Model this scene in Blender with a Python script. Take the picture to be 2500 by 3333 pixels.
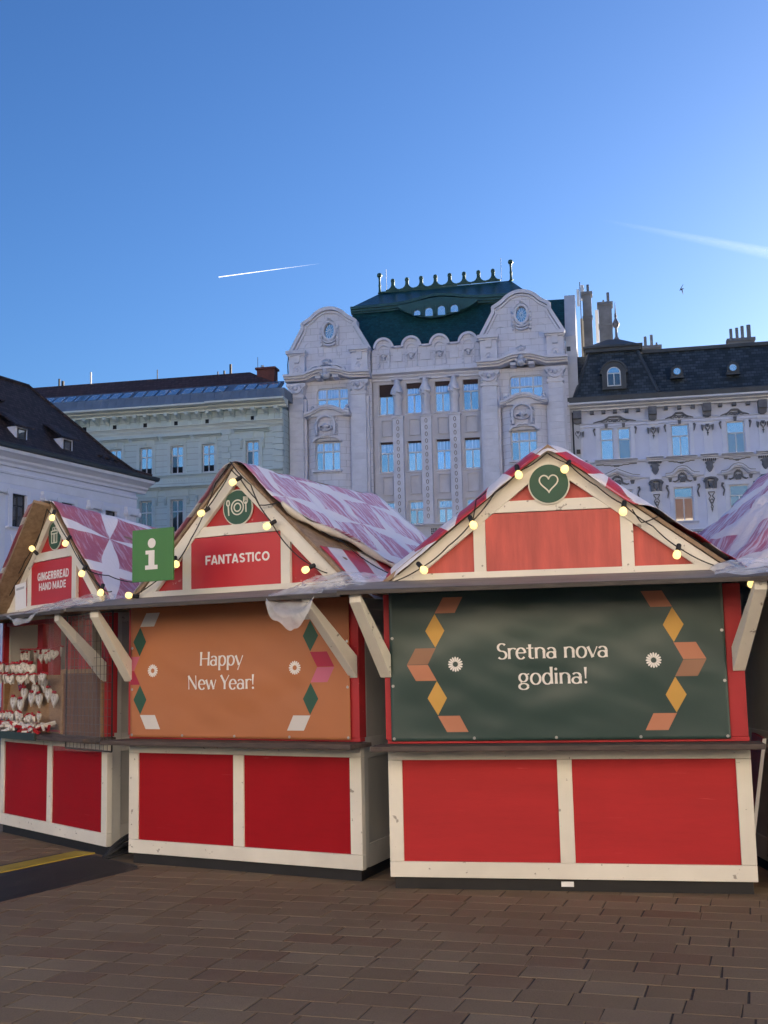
import bpy, math, random
from mathutils import Vector, Matrix
random.seed(7)
R = math.radians
for o in list(bpy.data.objects): bpy.data.objects.remove(o)
SC = bpy.context.scene
COL = SC.collection

# ------------------------------------------------------------------ camera
EYE = 1.6
cd = bpy.data.cameras.new('camera'); cam = bpy.data.objects.new('camera', cd); COL.objects.link(cam)
cd.sensor_fit = 'HORIZONTAL'; cd.sensor_width = 36.0; cd.lens = 36.0 * 3800 / 2500
cd.clip_start = 0.05; cd.clip_end = 30000
_p, _r = R(7.5238), R(1.2145)
_f = Vector((0, math.cos(_p), math.sin(_p))); _u0 = Vector((0, -math.sin(_p), math.cos(_p))); _X = Vector((1, 0, 0))
_u = math.sin(_r) * _X + math.cos(_r) * _u0; _rt = math.cos(_r) * _X - math.sin(_r) * _u0
cam.matrix_world = Matrix(((_rt.x, _u.x, -_f.x, 0), (_rt.y, _u.y, -_f.y, 0), (_rt.z, _u.z, -_f.z, EYE), (0, 0, 0, 1)))
SC.camera = cam

# ------------------------------------------------------------------ sky, sun, exposure
SUN_AZ, SUN_EL = R(46), R(6)            # clockwise from +Y: low in front of the camera, right of the frame, behind the houses
w = bpy.data.worlds.new('World'); SC.world = w; w.use_nodes = True
nt = w.node_tree; bg = nt.nodes['Background']
sky = nt.nodes.new('ShaderNodeTexSky'); sky.sky_type = 'NISHITA'; sky.sun_disc = False
sky.sun_elevation = SUN_EL; sky.sun_rotation = SUN_AZ
sky.altitude = 150; sky.air_density = 1.0; sky.dust_density = 1.6; sky.ozone_density = 3.8
tn = nt.nodes.new('ShaderNodeMix'); tn.data_type = 'RGBA'; tn.blend_type = 'MULTIPLY'; tn.inputs[0].default_value = 1; tn.inputs[7].default_value = (0.94, 0.96, 1.09, 1)
nt.links.new(sky.outputs[0], tn.inputs[6]); gm = nt.nodes.new('ShaderNodeGamma'); gm.inputs[1].default_value = 1.15
nt.links.new(tn.outputs[2], gm.inputs[0]); nt.links.new(gm.outputs[0], bg.inputs[0]); bg.inputs[1].default_value = 0.05
sl = bpy.data.lights.new('sun', 'SUN'); sl.energy = 5.0; sl.angle = R(0.53); sl.color = (1.0, 0.89, 0.76)
sun = bpy.data.objects.new('sun', sl); COL.objects.link(sun)
_d = Vector((math.sin(SUN_AZ) * math.cos(SUN_EL), math.cos(SUN_AZ) * math.cos(SUN_EL), math.sin(SUN_EL)))
sun.rotation_euler = _d.to_track_quat('Z', 'Y').to_euler(); sun.location = (60, 60, 40)
vs = SC.view_settings; vs.view_transform = 'Standard'; vs.look = 'None'; vs.exposure = 2.5; vs.gamma = 1.0; vs.use_curve_mapping = False

# ------------------------------------------------------------------ materials
MATS = {}
def s2l(c):
    return tuple(((v / 255) / 12.92 if v / 255 <= .04045 else ((v / 255 + .055) / 1.055) ** 2.4) for v in c)
class NT:
    def __init__(s, name):
        s.mt = bpy.data.materials.new(name); s.mt.use_nodes = True; s.t = s.mt.node_tree
        s.b = s.t.nodes['Principled BSDF']; s.out = s.t.nodes['Material Output']
        MATS[name] = s.mt
    def n(s, kind, **kw):
        nd = s.t.nodes.new('ShaderNode' + kind)
        for k, v in kw.items(): setattr(nd, k, v)
        return nd
    def l(s, a, b): s.t.links.new(a, b)
    def put(s, sock, v):
        if hasattr(v, 'is_output') or isinstance(v, bpy.types.NodeSocket): s.l(v, sock)
        else: sock.default_value = v
    def m(s, op, a, b=0.0, c=0.0, clamp=False):
        nd = s.n('Math', operation=op); nd.use_clamp = clamp
        s.put(nd.inputs[0], a); s.put(nd.inputs[1], b); s.put(nd.inputs[2], c); return nd.outputs[0]
    def mix(s, f, a, b):
        nd = s.n('Mix', data_type='RGBA'); s.put(nd.inputs[0], f)
        for q, v in ((6, a), (7, b)):
            if isinstance(v, tuple): nd.inputs[q].default_value = (*v[:3], 1)
            else: s.l(v, nd.inputs[q])
        return nd.outputs[2]
    def coords(s, jitter=True):
        tc = s.n('TexCoord'); o = tc.outputs['Object']
        if not jitter: return o
        oi = s.n('ObjectInfo'); v = s.n('VectorMath', operation='SCALE'); s.l(oi.outputs['Random'], v.inputs['Scale']); v.inputs[0].default_value = (41, 23, 57)
        a = s.n('VectorMath', operation='ADD'); s.l(o, a.inputs[0]); s.l(v.outputs[0], a.inputs[1]); return a.outputs[0]
    def noise(s, vec, scale, detail=4, rough=.55, dist=0.0):
        nd = s.n('TexNoise'); s.l(vec, nd.inputs['Vector']); nd.inputs['Scale'].default_value = scale
        nd.inputs['Detail'].default_value = detail; nd.inputs['Roughness'].default_value = rough; nd.inputs['Distortion'].default_value = dist
        return nd.outputs[0]
    def ramp(s, v, lo, hi):
        nd = s.n('MapRange'); s.l(v, nd.inputs[0]); nd.inputs[1].default_value = lo; nd.inputs[2].default_value = hi
        nd.inputs[3].default_value = 0; nd.inputs[4].default_value = 1; nd.clamp = True; return nd.outputs[0]
    def scalev(s, vec, sc):
        nd = s.n('Mapping'); s.l(vec, nd.inputs[0]); nd.inputs['Scale'].default_value = sc; return nd.outputs[0]
    def bump(s, h, strength, dist=.01):
        nd = s.n('Bump'); nd.inputs['Strength'].default_value = strength; nd.inputs['Distance'].default_value = dist
        s.l(h, nd.inputs['Height']); s.l(nd.outputs[0], s.b.inputs['Normal']); return nd

def pm(name, col, rough=.7, var=.18, vs=2.0, bump=.15, bs=60, spots=0.0, spotcol=(.08, .07, .06), streak=None, metal=0.0, spec=.4, grime=0.0, bd=.004, scratch=0.0):
    """painted / plain surface: base colour, soft mottling, fine relief, sparse scuffs, grime patches"""
    if name in MATS: return MATS[name]
    n = NT(name); v = n.coords()
    n.b.inputs['Roughness'].default_value = rough; n.b.inputs['Metallic'].default_value = metal
    n.b.inputs['Specular IOR Level'].default_value = spec
    vv = n.scalev(v, streak) if streak else v
    a = n.noise(vv, vs, 5, .6)
    dark = tuple(c * (1 - var) for c in col); lite = tuple(min(1, c * (1 + var * .8)) for c in col)
    c = n.mix(n.ramp(a, .3, .7), dark, lite)
    if grime:
        g = n.ramp(n.noise(v, vs * .45, 6, .65), .52, .72); c = n.mix(n.m('MULTIPLY', g, grime), c, tuple(x * .55 for x in col))
    if spots:
        g = n.ramp(n.noise(v, 14, 3, .6), .70 - spots * .06, .74 - spots * .06); c = n.mix(n.m('MULTIPLY', g, .75), c, spotcol)
    if scratch:
        sv = n.n('Mapping'); n.l(v, sv.inputs[0]); sv.inputs['Rotation'].default_value = (0, R(28), 0); sv.inputs['Scale'].default_value = (1.2, 3, 26)
        sc_ = n.m('MULTIPLY', n.ramp(n.noise(sv.outputs[0], 2.6, 3, .5, .4), .70, .76), n.ramp(n.noise(v, 1.1, 3), .45, .65)); c = n.mix(n.m('MULTIPLY', sc_, scratch), c, tuple(min(1, x * 1.5 + .12) for x in col))
        wv = n.scalev(v, (1.0, 1, 9)); c = n.mix(n.m('MULTIPLY', n.ramp(n.noise(wv, 3.0, 7, .7), .5, .8), .35), c, tuple(x * .7 for x in col))
    n.l(c, n.b.inputs['Base Color'])
    rr = n.m('MULTIPLY_ADD', a, .25, rough - .12); n.l(rr, n.b.inputs['Roughness'])
    if bump: n.bump(n.noise(vv, bs, 4, .6), bump, bd)
    return n.mt
def emit(name, col, strength):
    if name in MATS: return MATS[name]
    n = NT(name); n.b.inputs['Base Color'].default_value = (*col, 1)
    n.b.inputs['Emission Color'].default_value = (*col, 1); n.b.inputs['Emission Strength'].default_value = strength; return n.mt
def wood(name, col, dark, scale=(1.2, 14, 14), rough=.75, bump=.35):
    if name in MATS: return MATS[name]
    n = NT(name); v = n.coords(); vv = n.scalev(v, scale)
    a = n.noise(vv, 3, 7, .65, .6); b = n.noise(vv, 11, 4, .6)
    f = n.m('MULTIPLY_ADD', b, .35, n.m('MULTIPLY', a, .75)); c = n.mix(n.ramp(f, .35, .75), dark, col)
    n.l(c, n.b.inputs['Base Color']); n.b.inputs['Roughness'].default_value = rough; n.bump(f, bump, .006); return n.mt
def ashlar(name, col, bw, bh, mortar=.02, dark=.55, var=.10, rough=.85, off=.5, bump=.6, grime=.25, msmooth=.1):
    """dressed stone / rendered wall with scored joints, in the wall's own x-z plane"""
    if name in MATS: return MATS[name]
    n = NT(name); tc = n.coords(False); sp = n.n('SeparateXYZ'); n.l(tc, sp.inputs[0]); cb = n.n('CombineXYZ'); n.l(sp.outputs[0], cb.inputs[0]); n.l(sp.outputs[2], cb.inputs[1])
    br = n.n('TexBrick'); n.l(cb.outputs[0], br.inputs['Vector']); br.offset = off; br.squash = 1
    br.inputs['Scale'].default_value = 1; br.inputs['Brick Width'].default_value = bw; br.inputs['Row Height'].default_value = bh
    br.inputs['Mortar Size'].default_value = mortar; br.inputs['Mortar Smooth'].default_value = msmooth; br.inputs['Bias'].default_value = 0
    br.inputs['Color1'].default_value = (*[c * (1 - var) for c in col], 1); br.inputs['Color2'].default_value = (*[min(1, c * (1 + var)) for c in col], 1)
    br.inputs['Mortar'].default_value = (*[c * dark for c in col], 1)
    c = br.outputs['Color']
    s = n.scalev(tc, (1.5, 1.5, .22)); g = n.ramp(n.noise(s, 1.1, 6, .65), .5, .78)
    c = n.mix(n.m('MULTIPLY', g, grime), c, tuple(x * .5 for x in col))
    n.l(c, n.b.inputs['Base Color']); n.b.inputs['Roughness'].default_value = rough
    h = n.m('MULTIPLY_ADD', n.noise(tc, 25, 4), .08, n.m('SUBTRACT', 1.0, br.outputs['Fac'])); n.bump(h, bump, .02); return n.mt
def tiles(name, col, bw, bh, var=.3, rough=.6, ax=0, spec=.4, bump=.8):
    """roof tiles seen too small to pick apart: courses run along the slope"""
    if name in MATS: return MATS[name]
    n = NT(name); tc = n.coords(False); sp = n.n('SeparateXYZ'); n.l(tc, sp.inputs[0]); cb = n.n('CombineXYZ'); n.l(sp.outputs[ax], cb.inputs[0]); n.l(sp.outputs[2], cb.inputs[1])
    br = n.n('TexBrick'); n.l(cb.outputs[0], br.inputs['Vector']); br.offset = .5
    br.inputs['Scale'].default_value = 1; br.inputs['Brick Width'].default_value = bw; br.inputs['Row Height'].default_value = bh
    br.inputs['Mortar Size'].default_value = bh * .09; br.inputs['Mortar Smooth'].default_value = .4; br.inputs['Bias'].default_value = -.1
    br.inputs['Color1'].default_value = (*[c * (1 - var) for c in col], 1); br.inputs['Color2'].default_value = (*[c * (1 + var) for c in col], 1)
    br.inputs['Mortar'].default_value = (*[c * .35 for c in col], 1)
    g = n.ramp(n.noise(tc, .6, 6, .7), .45, .7); c = n.mix(n.m('MULTIPLY', g, .35), br.outputs['Color'], tuple(x * .6 for x in col))
    n.l(c, n.b.inputs['Base Color']); n.b.inputs['Roughness'].default_value = rough; n.b.inputs['Specular IOR Level'].default_value = spec
    fz = n.m('FRACT', n.m('DIVIDE', sp.outputs[2], bh)); h = n.m('SUBTRACT', n.m('MULTIPLY', n.m('SUBTRACT', 1.0, fz), .6), n.m('MULTIPLY', br.outputs['Fac'], .6)); n.bump(h, bump, bh * .12); return n.mt
def glassy(name, tint=(1.0, .97, .93), mixf=.55, base=(.30, .30, .32), rough=.02):
    if name in MATS: return MATS[name]
    n = NT(name); g = n.n('BsdfGlossy'); g.inputs['Color'].default_value = (*tint, 1); g.inputs['Roughness'].default_value = rough
    n.b.inputs['Base Color'].default_value = (*base, 1); n.b.inputs['Roughness'].default_value = .25
    v = n.coords(); bp = n.n('Bump'); bp.inputs['Strength'].default_value = .015; bp.inputs['Distance'].default_value = .05; n.l(n.noise(v, .9, 2), bp.inputs['Height']); n.l(bp.outputs[0], g.inputs['Normal'])
    mx = n.n('MixShader'); mx.inputs[0].default_value = mixf; n.l(n.b.outputs[0], mx.inputs[1]); n.l(g.outputs[0], mx.inputs[2]); n.l(mx.outputs[0], n.out.inputs[0]); return n.mt
def pleated(name, mixf=.45, rough=.03):
    n = NT(name); v = n.coords(); st = n.noise(n.scalev(v, (14, 1, .25)), 1.0, 3, .6); big = n.noise(v, .8, 2)
    n.l(n.mix(n.ramp(st, .35, .65), (.20, .22, .27), (.52, .54, .60)), n.b.inputs[0]); n.b.inputs['Roughness'].default_value = .8
    g = n.n('BsdfGlossy'); g.inputs['Color'].default_value = (.92, .94, 1, 1); g.inputs['Roughness'].default_value = rough
    mx = n.n('MixShader'); n.l(n.m('MULTIPLY_ADD', big, .3, mixf - .15), mx.inputs[0]); n.l(n.b.outputs[0], mx.inputs[1]); n.l(g.outputs[0], mx.inputs[2]); n.l(mx.outputs[0], n.out.inputs[0]); return n.mt
def clearfilm(name, alpha=.35, col=(.8, .85, .9), rough=.12):
    """thin clear plastic film"""
    n = NT(name); n.b.inputs['Base Color'].default_value = (*col, 1); n.b.inputs['Roughness'].default_value = rough
    n.b.inputs['Specular IOR Level'].default_value = .9
    v = n.coords(); a = n.noise(v, 5, 5, .6, 1.0); n.l(n.m('MULTIPLY_ADD', a, alpha * 1.2, alpha * .4, True), n.b.inputs['Alpha'])
    n.bump(n.noise(n.scalev(v, (2, 2, .8)), 4, 3, .5, .6), .3, .03); return n.mt

# ------------------------------------------------------------------ mesh building
class MB:
    def __init__(s): s.v = []; s.f = []; s.uv = {}
    def add(s, vs, fs):
        k = len(s.v); s.v += [tuple(v) for v in vs]; s.f += [tuple(i + k for i in f) for f in fs]; return s
    def box(s, x0, x1, y0, y1, z0, z1):
        return s.add([(x0, y0, z0), (x1, y0, z0), (x1, y1, z0), (x0, y1, z0), (x0, y0, z1), (x1, y0, z1), (x1, y1, z1), (x0, y1, z1)],
                     [(0, 3, 2, 1), (4, 5, 6, 7), (0, 1, 5, 4), (1, 2, 6, 5), (2, 3, 7, 6), (3, 0, 4, 7)])
    def prism(s, pts, y0, y1):
        """polygon in x-z extruded from y0 (front) to y1 (back)"""
        n = len(pts)
        ar = sum(pts[i][0] * pts[(i + 1) % n][1] - pts[(i + 1) % n][0] * pts[i][1] for i in range(n))
        if ar < 0: pts = pts[::-1]
        vs = [(x, y0, z) for x, z in pts] + [(x, y1, z) for x, z in pts]
        fs = [tuple(range(n)), tuple(range(2 * n - 1, n - 1, -1))] + [(i, i + n, (i + 1) % n + n, (i + 1) % n) for i in range(n)]
        return s.add(vs, fs)
    def plan(s, pts, z0, z1):
        """polygon in x-y extruded in z"""
        n = len(pts); ar = sum(pts[i][0] * pts[(i + 1) % n][1] - pts[(i + 1) % n][0] * pts[i][1] for i in range(n))
        if ar < 0: pts = pts[::-1]
        vs = [(x, y, z0) for x, y in pts] + [(x, y, z1) for x, y in pts]
        return s.add(vs, [tuple(range(n - 1, -1, -1)), tuple(range(n, 2 * n))] + [(i, (i + 1) % n, (i + 1) % n + n, i + n) for i in range(n)])
    def prof(s, pts, x0, x1):
        """profile in y-z extruded along x"""
        n = len(pts); ar = sum(pts[i][0] * pts[(i + 1) % n][1] - pts[(i + 1) % n][0] * pts[i][1] for i in range(n))
        if ar < 0: pts = pts[::-1]
        vs = [(x0, y, z) for y, z in pts] + [(x1, y, z) for y, z in pts]
        return s.add(vs, [tuple(range(n - 1, -1, -1)), tuple(range(n, 2 * n))] + [(i, (i + 1) % n, (i + 1) % n + n, i + n) for i in range(n)])
    def tube(s, path, r, n=8, caps=True):
        P = [Vector(p) for p in path]; k = len(s.v); rings = []
        up = Vector((0, 0, 1)); t0 = (P[1] - P[0]).normalized()
        if abs(t0.dot(up)) > .95: up = Vector((1, 0, 0))
        a = t0.cross(up).normalized()
        for i, p in enumerate(P):
            t = ((P[min(i + 1, len(P) - 1)] - P[max(i - 1, 0)])).normalized()
            a = (a - t * a.dot(t)).normalized(); b = t.cross(a)
            rr = r[i] if isinstance(r, (list, tuple)) else r
            rings.append([p + (a * math.cos(2 * math.pi * j / n) + b * math.sin(2 * math.pi * j / n)) * rr for j in range(n)])
        vs = [v for ring in rings for v in ring]; fs = []
        for i in range(len(P) - 1):
            for j in range(n): fs.append((i * n + j, i * n + (j + 1) % n, (i + 1) * n + (j + 1) % n, (i + 1) * n + j))
        if caps: fs += [tuple(range(n - 1, -1, -1)), tuple(range((len(P) - 1) * n, len(P) * n))]
        return s.add(vs, fs)
    def lathe(s, prof, c=(0, 0, 0), n=16, axis='z', sy=1.0):
        """prof = [(radius, height)...]"""
        vs = []; fs = []
        for r, h in prof:
            for j in range(n):
                a = 2 * math.pi * j / n; q = (r * math.cos(a), r * math.sin(a) * sy, h)
                if axis == 'y': q = (q[0], q[2], q[1])
                vs.append((q[0] + c[0], q[1] + c[1], q[2] + c[2]))
        for i in range(len(prof) - 1):
            for j in range(n): fs.append((i * n + j, i * n + (j + 1) % n, (i + 1) * n + (j + 1) % n, (i + 1) * n + j))
        fs += [tuple(range(n - 1, -1, -1)), tuple(range((len(prof) - 1) * n, len(prof) * n))]
        return s.add(vs, fs)
    def blob(s, c, rx, ry, rz, n=10, m=6):
        vs = [(c[0], c[1], c[2] - rz)]; fs = []
        for i in range(1, m):
            a = math.pi * i / m - math.pi / 2
            for j in range(n):
                b = 2 * math.pi * j / n; vs.append((c[0] + rx * math.cos(a) * math.cos(b), c[1] + ry * math.cos(a) * math.sin(b), c[2] + rz * math.sin(a)))
        vs.append((c[0], c[1], c[2] + rz)); t = len(vs) - 1
        for j in range(n): fs.append((0, 1 + (j + 1) % n, 1 + j)); fs.append((t, t - n + j, t - n + (j + 1) % n))
        for i in range(m - 2):
            for j in range(n): fs.append((1 + i * n + j, 1 + i * n + (j + 1) % n, 1 + (i + 1) * n + (j + 1) % n, 1 + (i + 1) * n + j))
        return s.add(vs, fs)
    def stroke(s, pts, w, y0, y1):
        """flat band along a path in x-z, from y0 (front) to y1 (back); w constant or per point"""
        n = len(pts); L = []; Rr = []
        for i, (x, z) in enumerate(pts):
            a = pts[max(i - 1, 0)]; b = pts[min(i + 1, n - 1)]; dx, dz = b[0] - a[0], b[1] - a[1]; d = math.hypot(dx, dz) or 1
            ww = (w[i] if isinstance(w, (list, tuple)) else w) / 2; L.append((x - dz / d * ww, z + dx / d * ww)); Rr.append((x + dz / d * ww, z - dx / d * ww))
        vs = []
        for (lx, lz), (rx, rz) in zip(L, Rr): vs += [(lx, y0, lz), (rx, y0, rz), (rx, y1, rz), (lx, y1, lz)]
        fs = []
        for i in range(n - 1):
            for j in range(4): fs.append((4 * i + j, 4 * i + (j + 1) % 4, 4 * i + 4 + (j + 1) % 4, 4 * i + 4 + j))
        fs += [(3, 2, 1, 0), (4 * n - 4, 4 * n - 3, 4 * n - 2, 4 * n - 1)]
        return s.add(vs, fs)
    def mesh(s, name, mat, smooth=False):
        me = bpy.data.meshes.new(name); me.from_pydata(s.v, [], s.f); me.update()
        if mat: me.materials.append(mat)
        if smooth:
            for p in me.polygons: p.use_smooth = True
        return me
    def build(s, name, mat, parent=None, smooth=False, bevel=0.0, loc=None, rot=None, label=None):
        return ob(name, s.mesh(name, mat, smooth), parent, bevel, loc, rot, label)
def ob(name, me, parent=None, bevel=0.0, loc=None, rot=None, label=None):
    o = bpy.data.objects.new(name, me); COL.objects.link(o); o.parent = parent
    if loc: o.location = loc
    if rot: o.rotation_euler = rot
    if bevel:
        m = o.modifiers.new('bevel', 'BEVEL'); m.width = bevel; m.segments = 2; m.limit_method = 'ANGLE'; m.angle_limit = R(50)
    if label: o['label'] = label
    return o
def box(name, mat, parent, x0, x1, y0, y1, z0, z1, bevel=0.0): return MB().box(x0, x1, y0, y1, z0, z1).build(name, mat, parent, bevel=bevel)
def thing(name, label, cat, loc=(0, 0, 0), rotz=0.0, group=None):
    o = bpy.data.objects.new(name, None); COL.objects.link(o); o.location = loc; o.rotation_euler = (0, 0, rotz); o.empty_display_size = .2
    return tag(o, label, cat, group)
def tag(o, label, cat, group=None):
    o['label'] = label; o['category'] = cat
    if group: o['group'] = group
    return o
def arc(cx, cz, rx, rz, a0, a1, n=12): return [(cx + rx * math.cos(R(a0 + (a1 - a0) * i / n)), cz + rz * math.sin(R(a0 + (a1 - a0) * i / n))) for i in range(n + 1)]
def spiral(cx, cz, r, a0, turns, n=14, shrink=.25): return [(cx + r * (1 - (1 - shrink) * i / n) * math.cos(R(a0) + turns * 2 * math.pi * i / n), cz + r * (1 - (1 - shrink) * i / n) * math.sin(R(a0) + turns * 2 * math.pi * i / n)) for i in range(n + 1)]
def frame_on(o, x, y, z):
    return o.matrix_basis @ Vector((x, y, z))
from mathutils import noise as NZ
# ================================================================== ground and paving
def ground_mat():
    n = NT('paving_far'); tc = n.coords(False); mp = n.n('Mapping'); n.l(tc, mp.inputs[0]); mp.inputs['Rotation'].default_value = (0, 0, R(18))
    br = n.n('TexBrick'); n.l(mp.outputs[0], br.inputs['Vector']); br.inputs['Scale'].default_value = 1; br.inputs['Brick Width'].default_value = .31; br.inputs['Row Height'].default_value = .205
    br.inputs['Mortar Size'].default_value = .005; br.inputs['Color1'].default_value = (.10, .075, .062, 1); br.inputs['Color2'].default_value = (.15, .115, .098, 1); br.inputs['Mortar'].default_value = (.03, .025, .022, 1)
    n.l(br.outputs[0], n.b.inputs[0]); n.b.inputs['Roughness'].default_value = .7; return n.mt
ground = MB().add([(-220, -120, -.03), (220, -120, -.03), (220, 320, -.03), (-220, 320, -.03)], [(0, 1, 2, 3)]).build('ground', ground_mat()); ground['kind'] = 'structure'
def joint_mat():
    n = NT('joint_sand'); v = n.coords(False); c = n.mix(n.noise(v, 30, 5), (.026, .020, .016), (.06, .048, .038)); n.l(c, n.b.inputs[0]); n.b.inputs['Roughness'].default_value = .95; n.bump(n.noise(v, 120, 3), .6, .004); return n.mt
pavement = MB().add([(-9, 2.5, -.005), (9, 2.5, -.005), (9, 15, -.005), (-9, 15, -.005), (-9, 2.5, -.028), (9, 2.5, -.028), (9, 15, -.028), (-9, 15, -.028)],
                    [(0, 1, 2, 3), (0, 4, 5, 1), (1, 5, 6, 2), (2, 6, 7, 3), (3, 7, 4, 0)]).build('pavement', joint_mat()); pavement['kind'] = 'structure'
def paver_mat():
    n = NT('paver_stone'); tc = n.n('TexCoord'); ge = n.n('NewGeometry'); oi = n.n('ObjectInfo')
    rnd = n.m('FRACT', n.m('ADD', n.m('MULTIPLY', oi.outputs['Random'], 7.31), ge.outputs['Random Per Island']))
    pos = ge.outputs['Position']
    c = n.mix(n.ramp(rnd, 0, .55), (.208, .145, .084), (.236, .170, .102)); c = n.mix(n.ramp(rnd, .72, .97), c, (.266, .196, .120))
    c = n.mix(n.ramp(n.m('FRACT', n.m('MULTIPLY', rnd, 5.7)), .78, .95), c, (.205, .128, .076))
    big = n.ramp(n.noise(pos, .8, 6, .65), .40, .64); c = n.mix(n.m('MULTIPLY', big, .55), c, (.175, .112, .066))
    dirt = n.ramp(n.noise(pos, 3.2, 7, .7), .5, .75); c = n.mix(n.m('MULTIPLY', dirt, .5), c, (.254, .192, .124))
    grain = n.noise(pos, 90, 5, .7); c = n.mix(n.m('MULTIPLY', n.ramp(grain, .45, .75), .35), c, (.055, .042, .036))
    n.l(c, n.b.inputs[0]); n.l(n.m('MULTIPLY_ADD', big, -.14, .84), n.b.inputs['Roughness']); n.b.inputs['Specular IOR Level'].default_value = .22
    h = n.m('MULTIPLY_ADD', n.noise(pos, 9, 4, .6), 1.2, n.m('MULTIPLY', grain, .5)); n.bump(h, .45, .006); return n.mt
PAVER = paver_mat()
def paver_mb(hx, hy, seed):
    rg = random.Random(seed); j = lambda: rg.uniform(-.0035, .0035); b = .0035
    o = [(-hx + j(), -hy + j()), (hx + j(), -hy + j()), (hx + j(), hy + j()), (-hx + j(), hy + j())]
    t = [(x - math.copysign(b, x), y - math.copysign(b, y)) for x, y in o]
    return MB().add([(x, y, -.02) for x, y in o] + [(x, y, -.0025) for x, y in o] + [(x, y, 0) for x, y in t],
                    [(0, 1, 5, 4), (1, 2, 6, 5), (2, 3, 7, 6), (3, 0, 4, 7), (4, 5, 9, 8), (5, 6, 10, 9), (6, 7, 11, 10), (7, 4, 8, 11), (8, 9, 10, 11)])
PV = {(l, s): paver_mb(l / 2 - .0042, .1106, 31 * s + int(l * 100)) for l in (.31, .26, .36, .22) for s in range(3)}
PVM = {k: m.mesh('paver', PAVER) for k, m in PV.items()}
def make_pavers():
    rg = random.Random(3); a = R(-18); ca, sa = math.cos(a), math.sin(a); spots = []
    for row in range(-15, 58):
        y = row * .2245; x = -10 + rg.uniform(0, .3)
        while x < 10:
            l = rg.choice((.31, .31, .31, .36, .26, .36, .22)); cx = x + l / 2; x += l
            wx, wy = cx * ca - y * sa, cx * sa + y * ca
            if not (3.6 < wy < 13.8 and abs(wx) < wy * .36 + .9): continue
            spots.append((wy + .15 * abs(wx), wx, wy, l, rg.randrange(3), rg.uniform(-.0012, .0008), rg.uniform(-.004, .004), rg.uniform(-.003, .003), rg.uniform(-.003, .003)))
    spots.sort(); seen = [s for s in spots if s[2] > 4.75]; near = set(seen[:300]); field = MB()
    for s in spots:
        _, wx, wy, l, k, dz, tz, tx, ty = s
        if s in near:
            ob('paver', PVM[(l, k)], pavement, loc=(wx, wy, dz), rot=(tx, ty, a + tz))
        else:
            M = Matrix.Translation((wx, wy, dz)) @ Matrix.Rotation(a + tz, 4, 'Z'); src = PV[(l, k)]
            field.add([M @ Vector(v) for v in src.v], src.f)
    f = field.build('paver_field', PAVER, pavement); f['kind'] = 'stuff'
make_pavers()

# ================================================================== paints and cloths used on the stalls
CREAM = pm('cream_paint', (.75, .71, .62), .6, .12, 1.2, .25, 25, spots=.6, spotcol=(.22, .19, .15), streak=(1, 1, 1), grime=.22)
GREYW = pm('grey_side_paint', (.60, .58, .53), .7, .12, 1.5, .2, 30, spots=.3, grime=.3)
GREYD = pm('grey_side_panel', (.47, .455, .41), .75, .15, 1.2, .2, 30, grime=.35)
REDP = pm('red_paint', (.40, .022, .028), .5, .12, 3, .12, 60, spots=.15, spotcol=(.5, .2, .18))
REDB2 = pm('red_panel_deep', (.34, .006, .012), .5, .10, 1.6, .2, 70, grime=.15, scratch=.35, spec=.15)
REDB3 = pm('red_panel_worn', (.44, .026, .030), .55, .12, 1.4, .18, 50, streak=(.5, 1, 3), grime=.3, scratch=.5, spec=.2)
REDG3 = pm('red_ply_faded', (.54, .105, .085), .6, .2, 2.2, .3, 30, streak=(6, 1, .8), grime=.2)
SIGNRED = pm('red_sign_vinyl', (.52, .030, .038), .42, .04, 1, .0)
WHITEV = pm('white_vinyl', (.80, .77, .74), .5, .03, 2, 0)
CREAMV = pm('cream_vinyl', (.70, .68, .58), .5, .03, 2, 0)
GREENV = pm('dark_green_vinyl', (.022, .085, .052), .45, .06, 2, 0)
PLINTH = pm('black_plinth', (.018, .017, .018), .6, .3, 3, .3, 40, grime=.3)
SHELF = wood('weathered_shelf', (.115, .085, .073), (.042, .030, .027), (1, 12, 12))
CANW = wood('grey_canopy_board', (.30, .265, .235), (.17, .145, .125), (1, 9, 9))
CANE = wood('dark_canopy_edge', (.10, .085, .075), (.035, .03, .027), (1, 12, 12))
ROOFW = wood('brown_roof_board', (.36, .255, .165), (.17, .105, .062), (3, 3, 3))
BLACK = pm('black_rubber', (.012, .012, .013), .5, .3, 8, .1)
BULB = emit('warm_bulb', (1.0, .72, .25), .30)
STEEL = pm('galvanised_steel', (.42, .42, .42), .35, .15, 8, .05, metal=.9)
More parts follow.
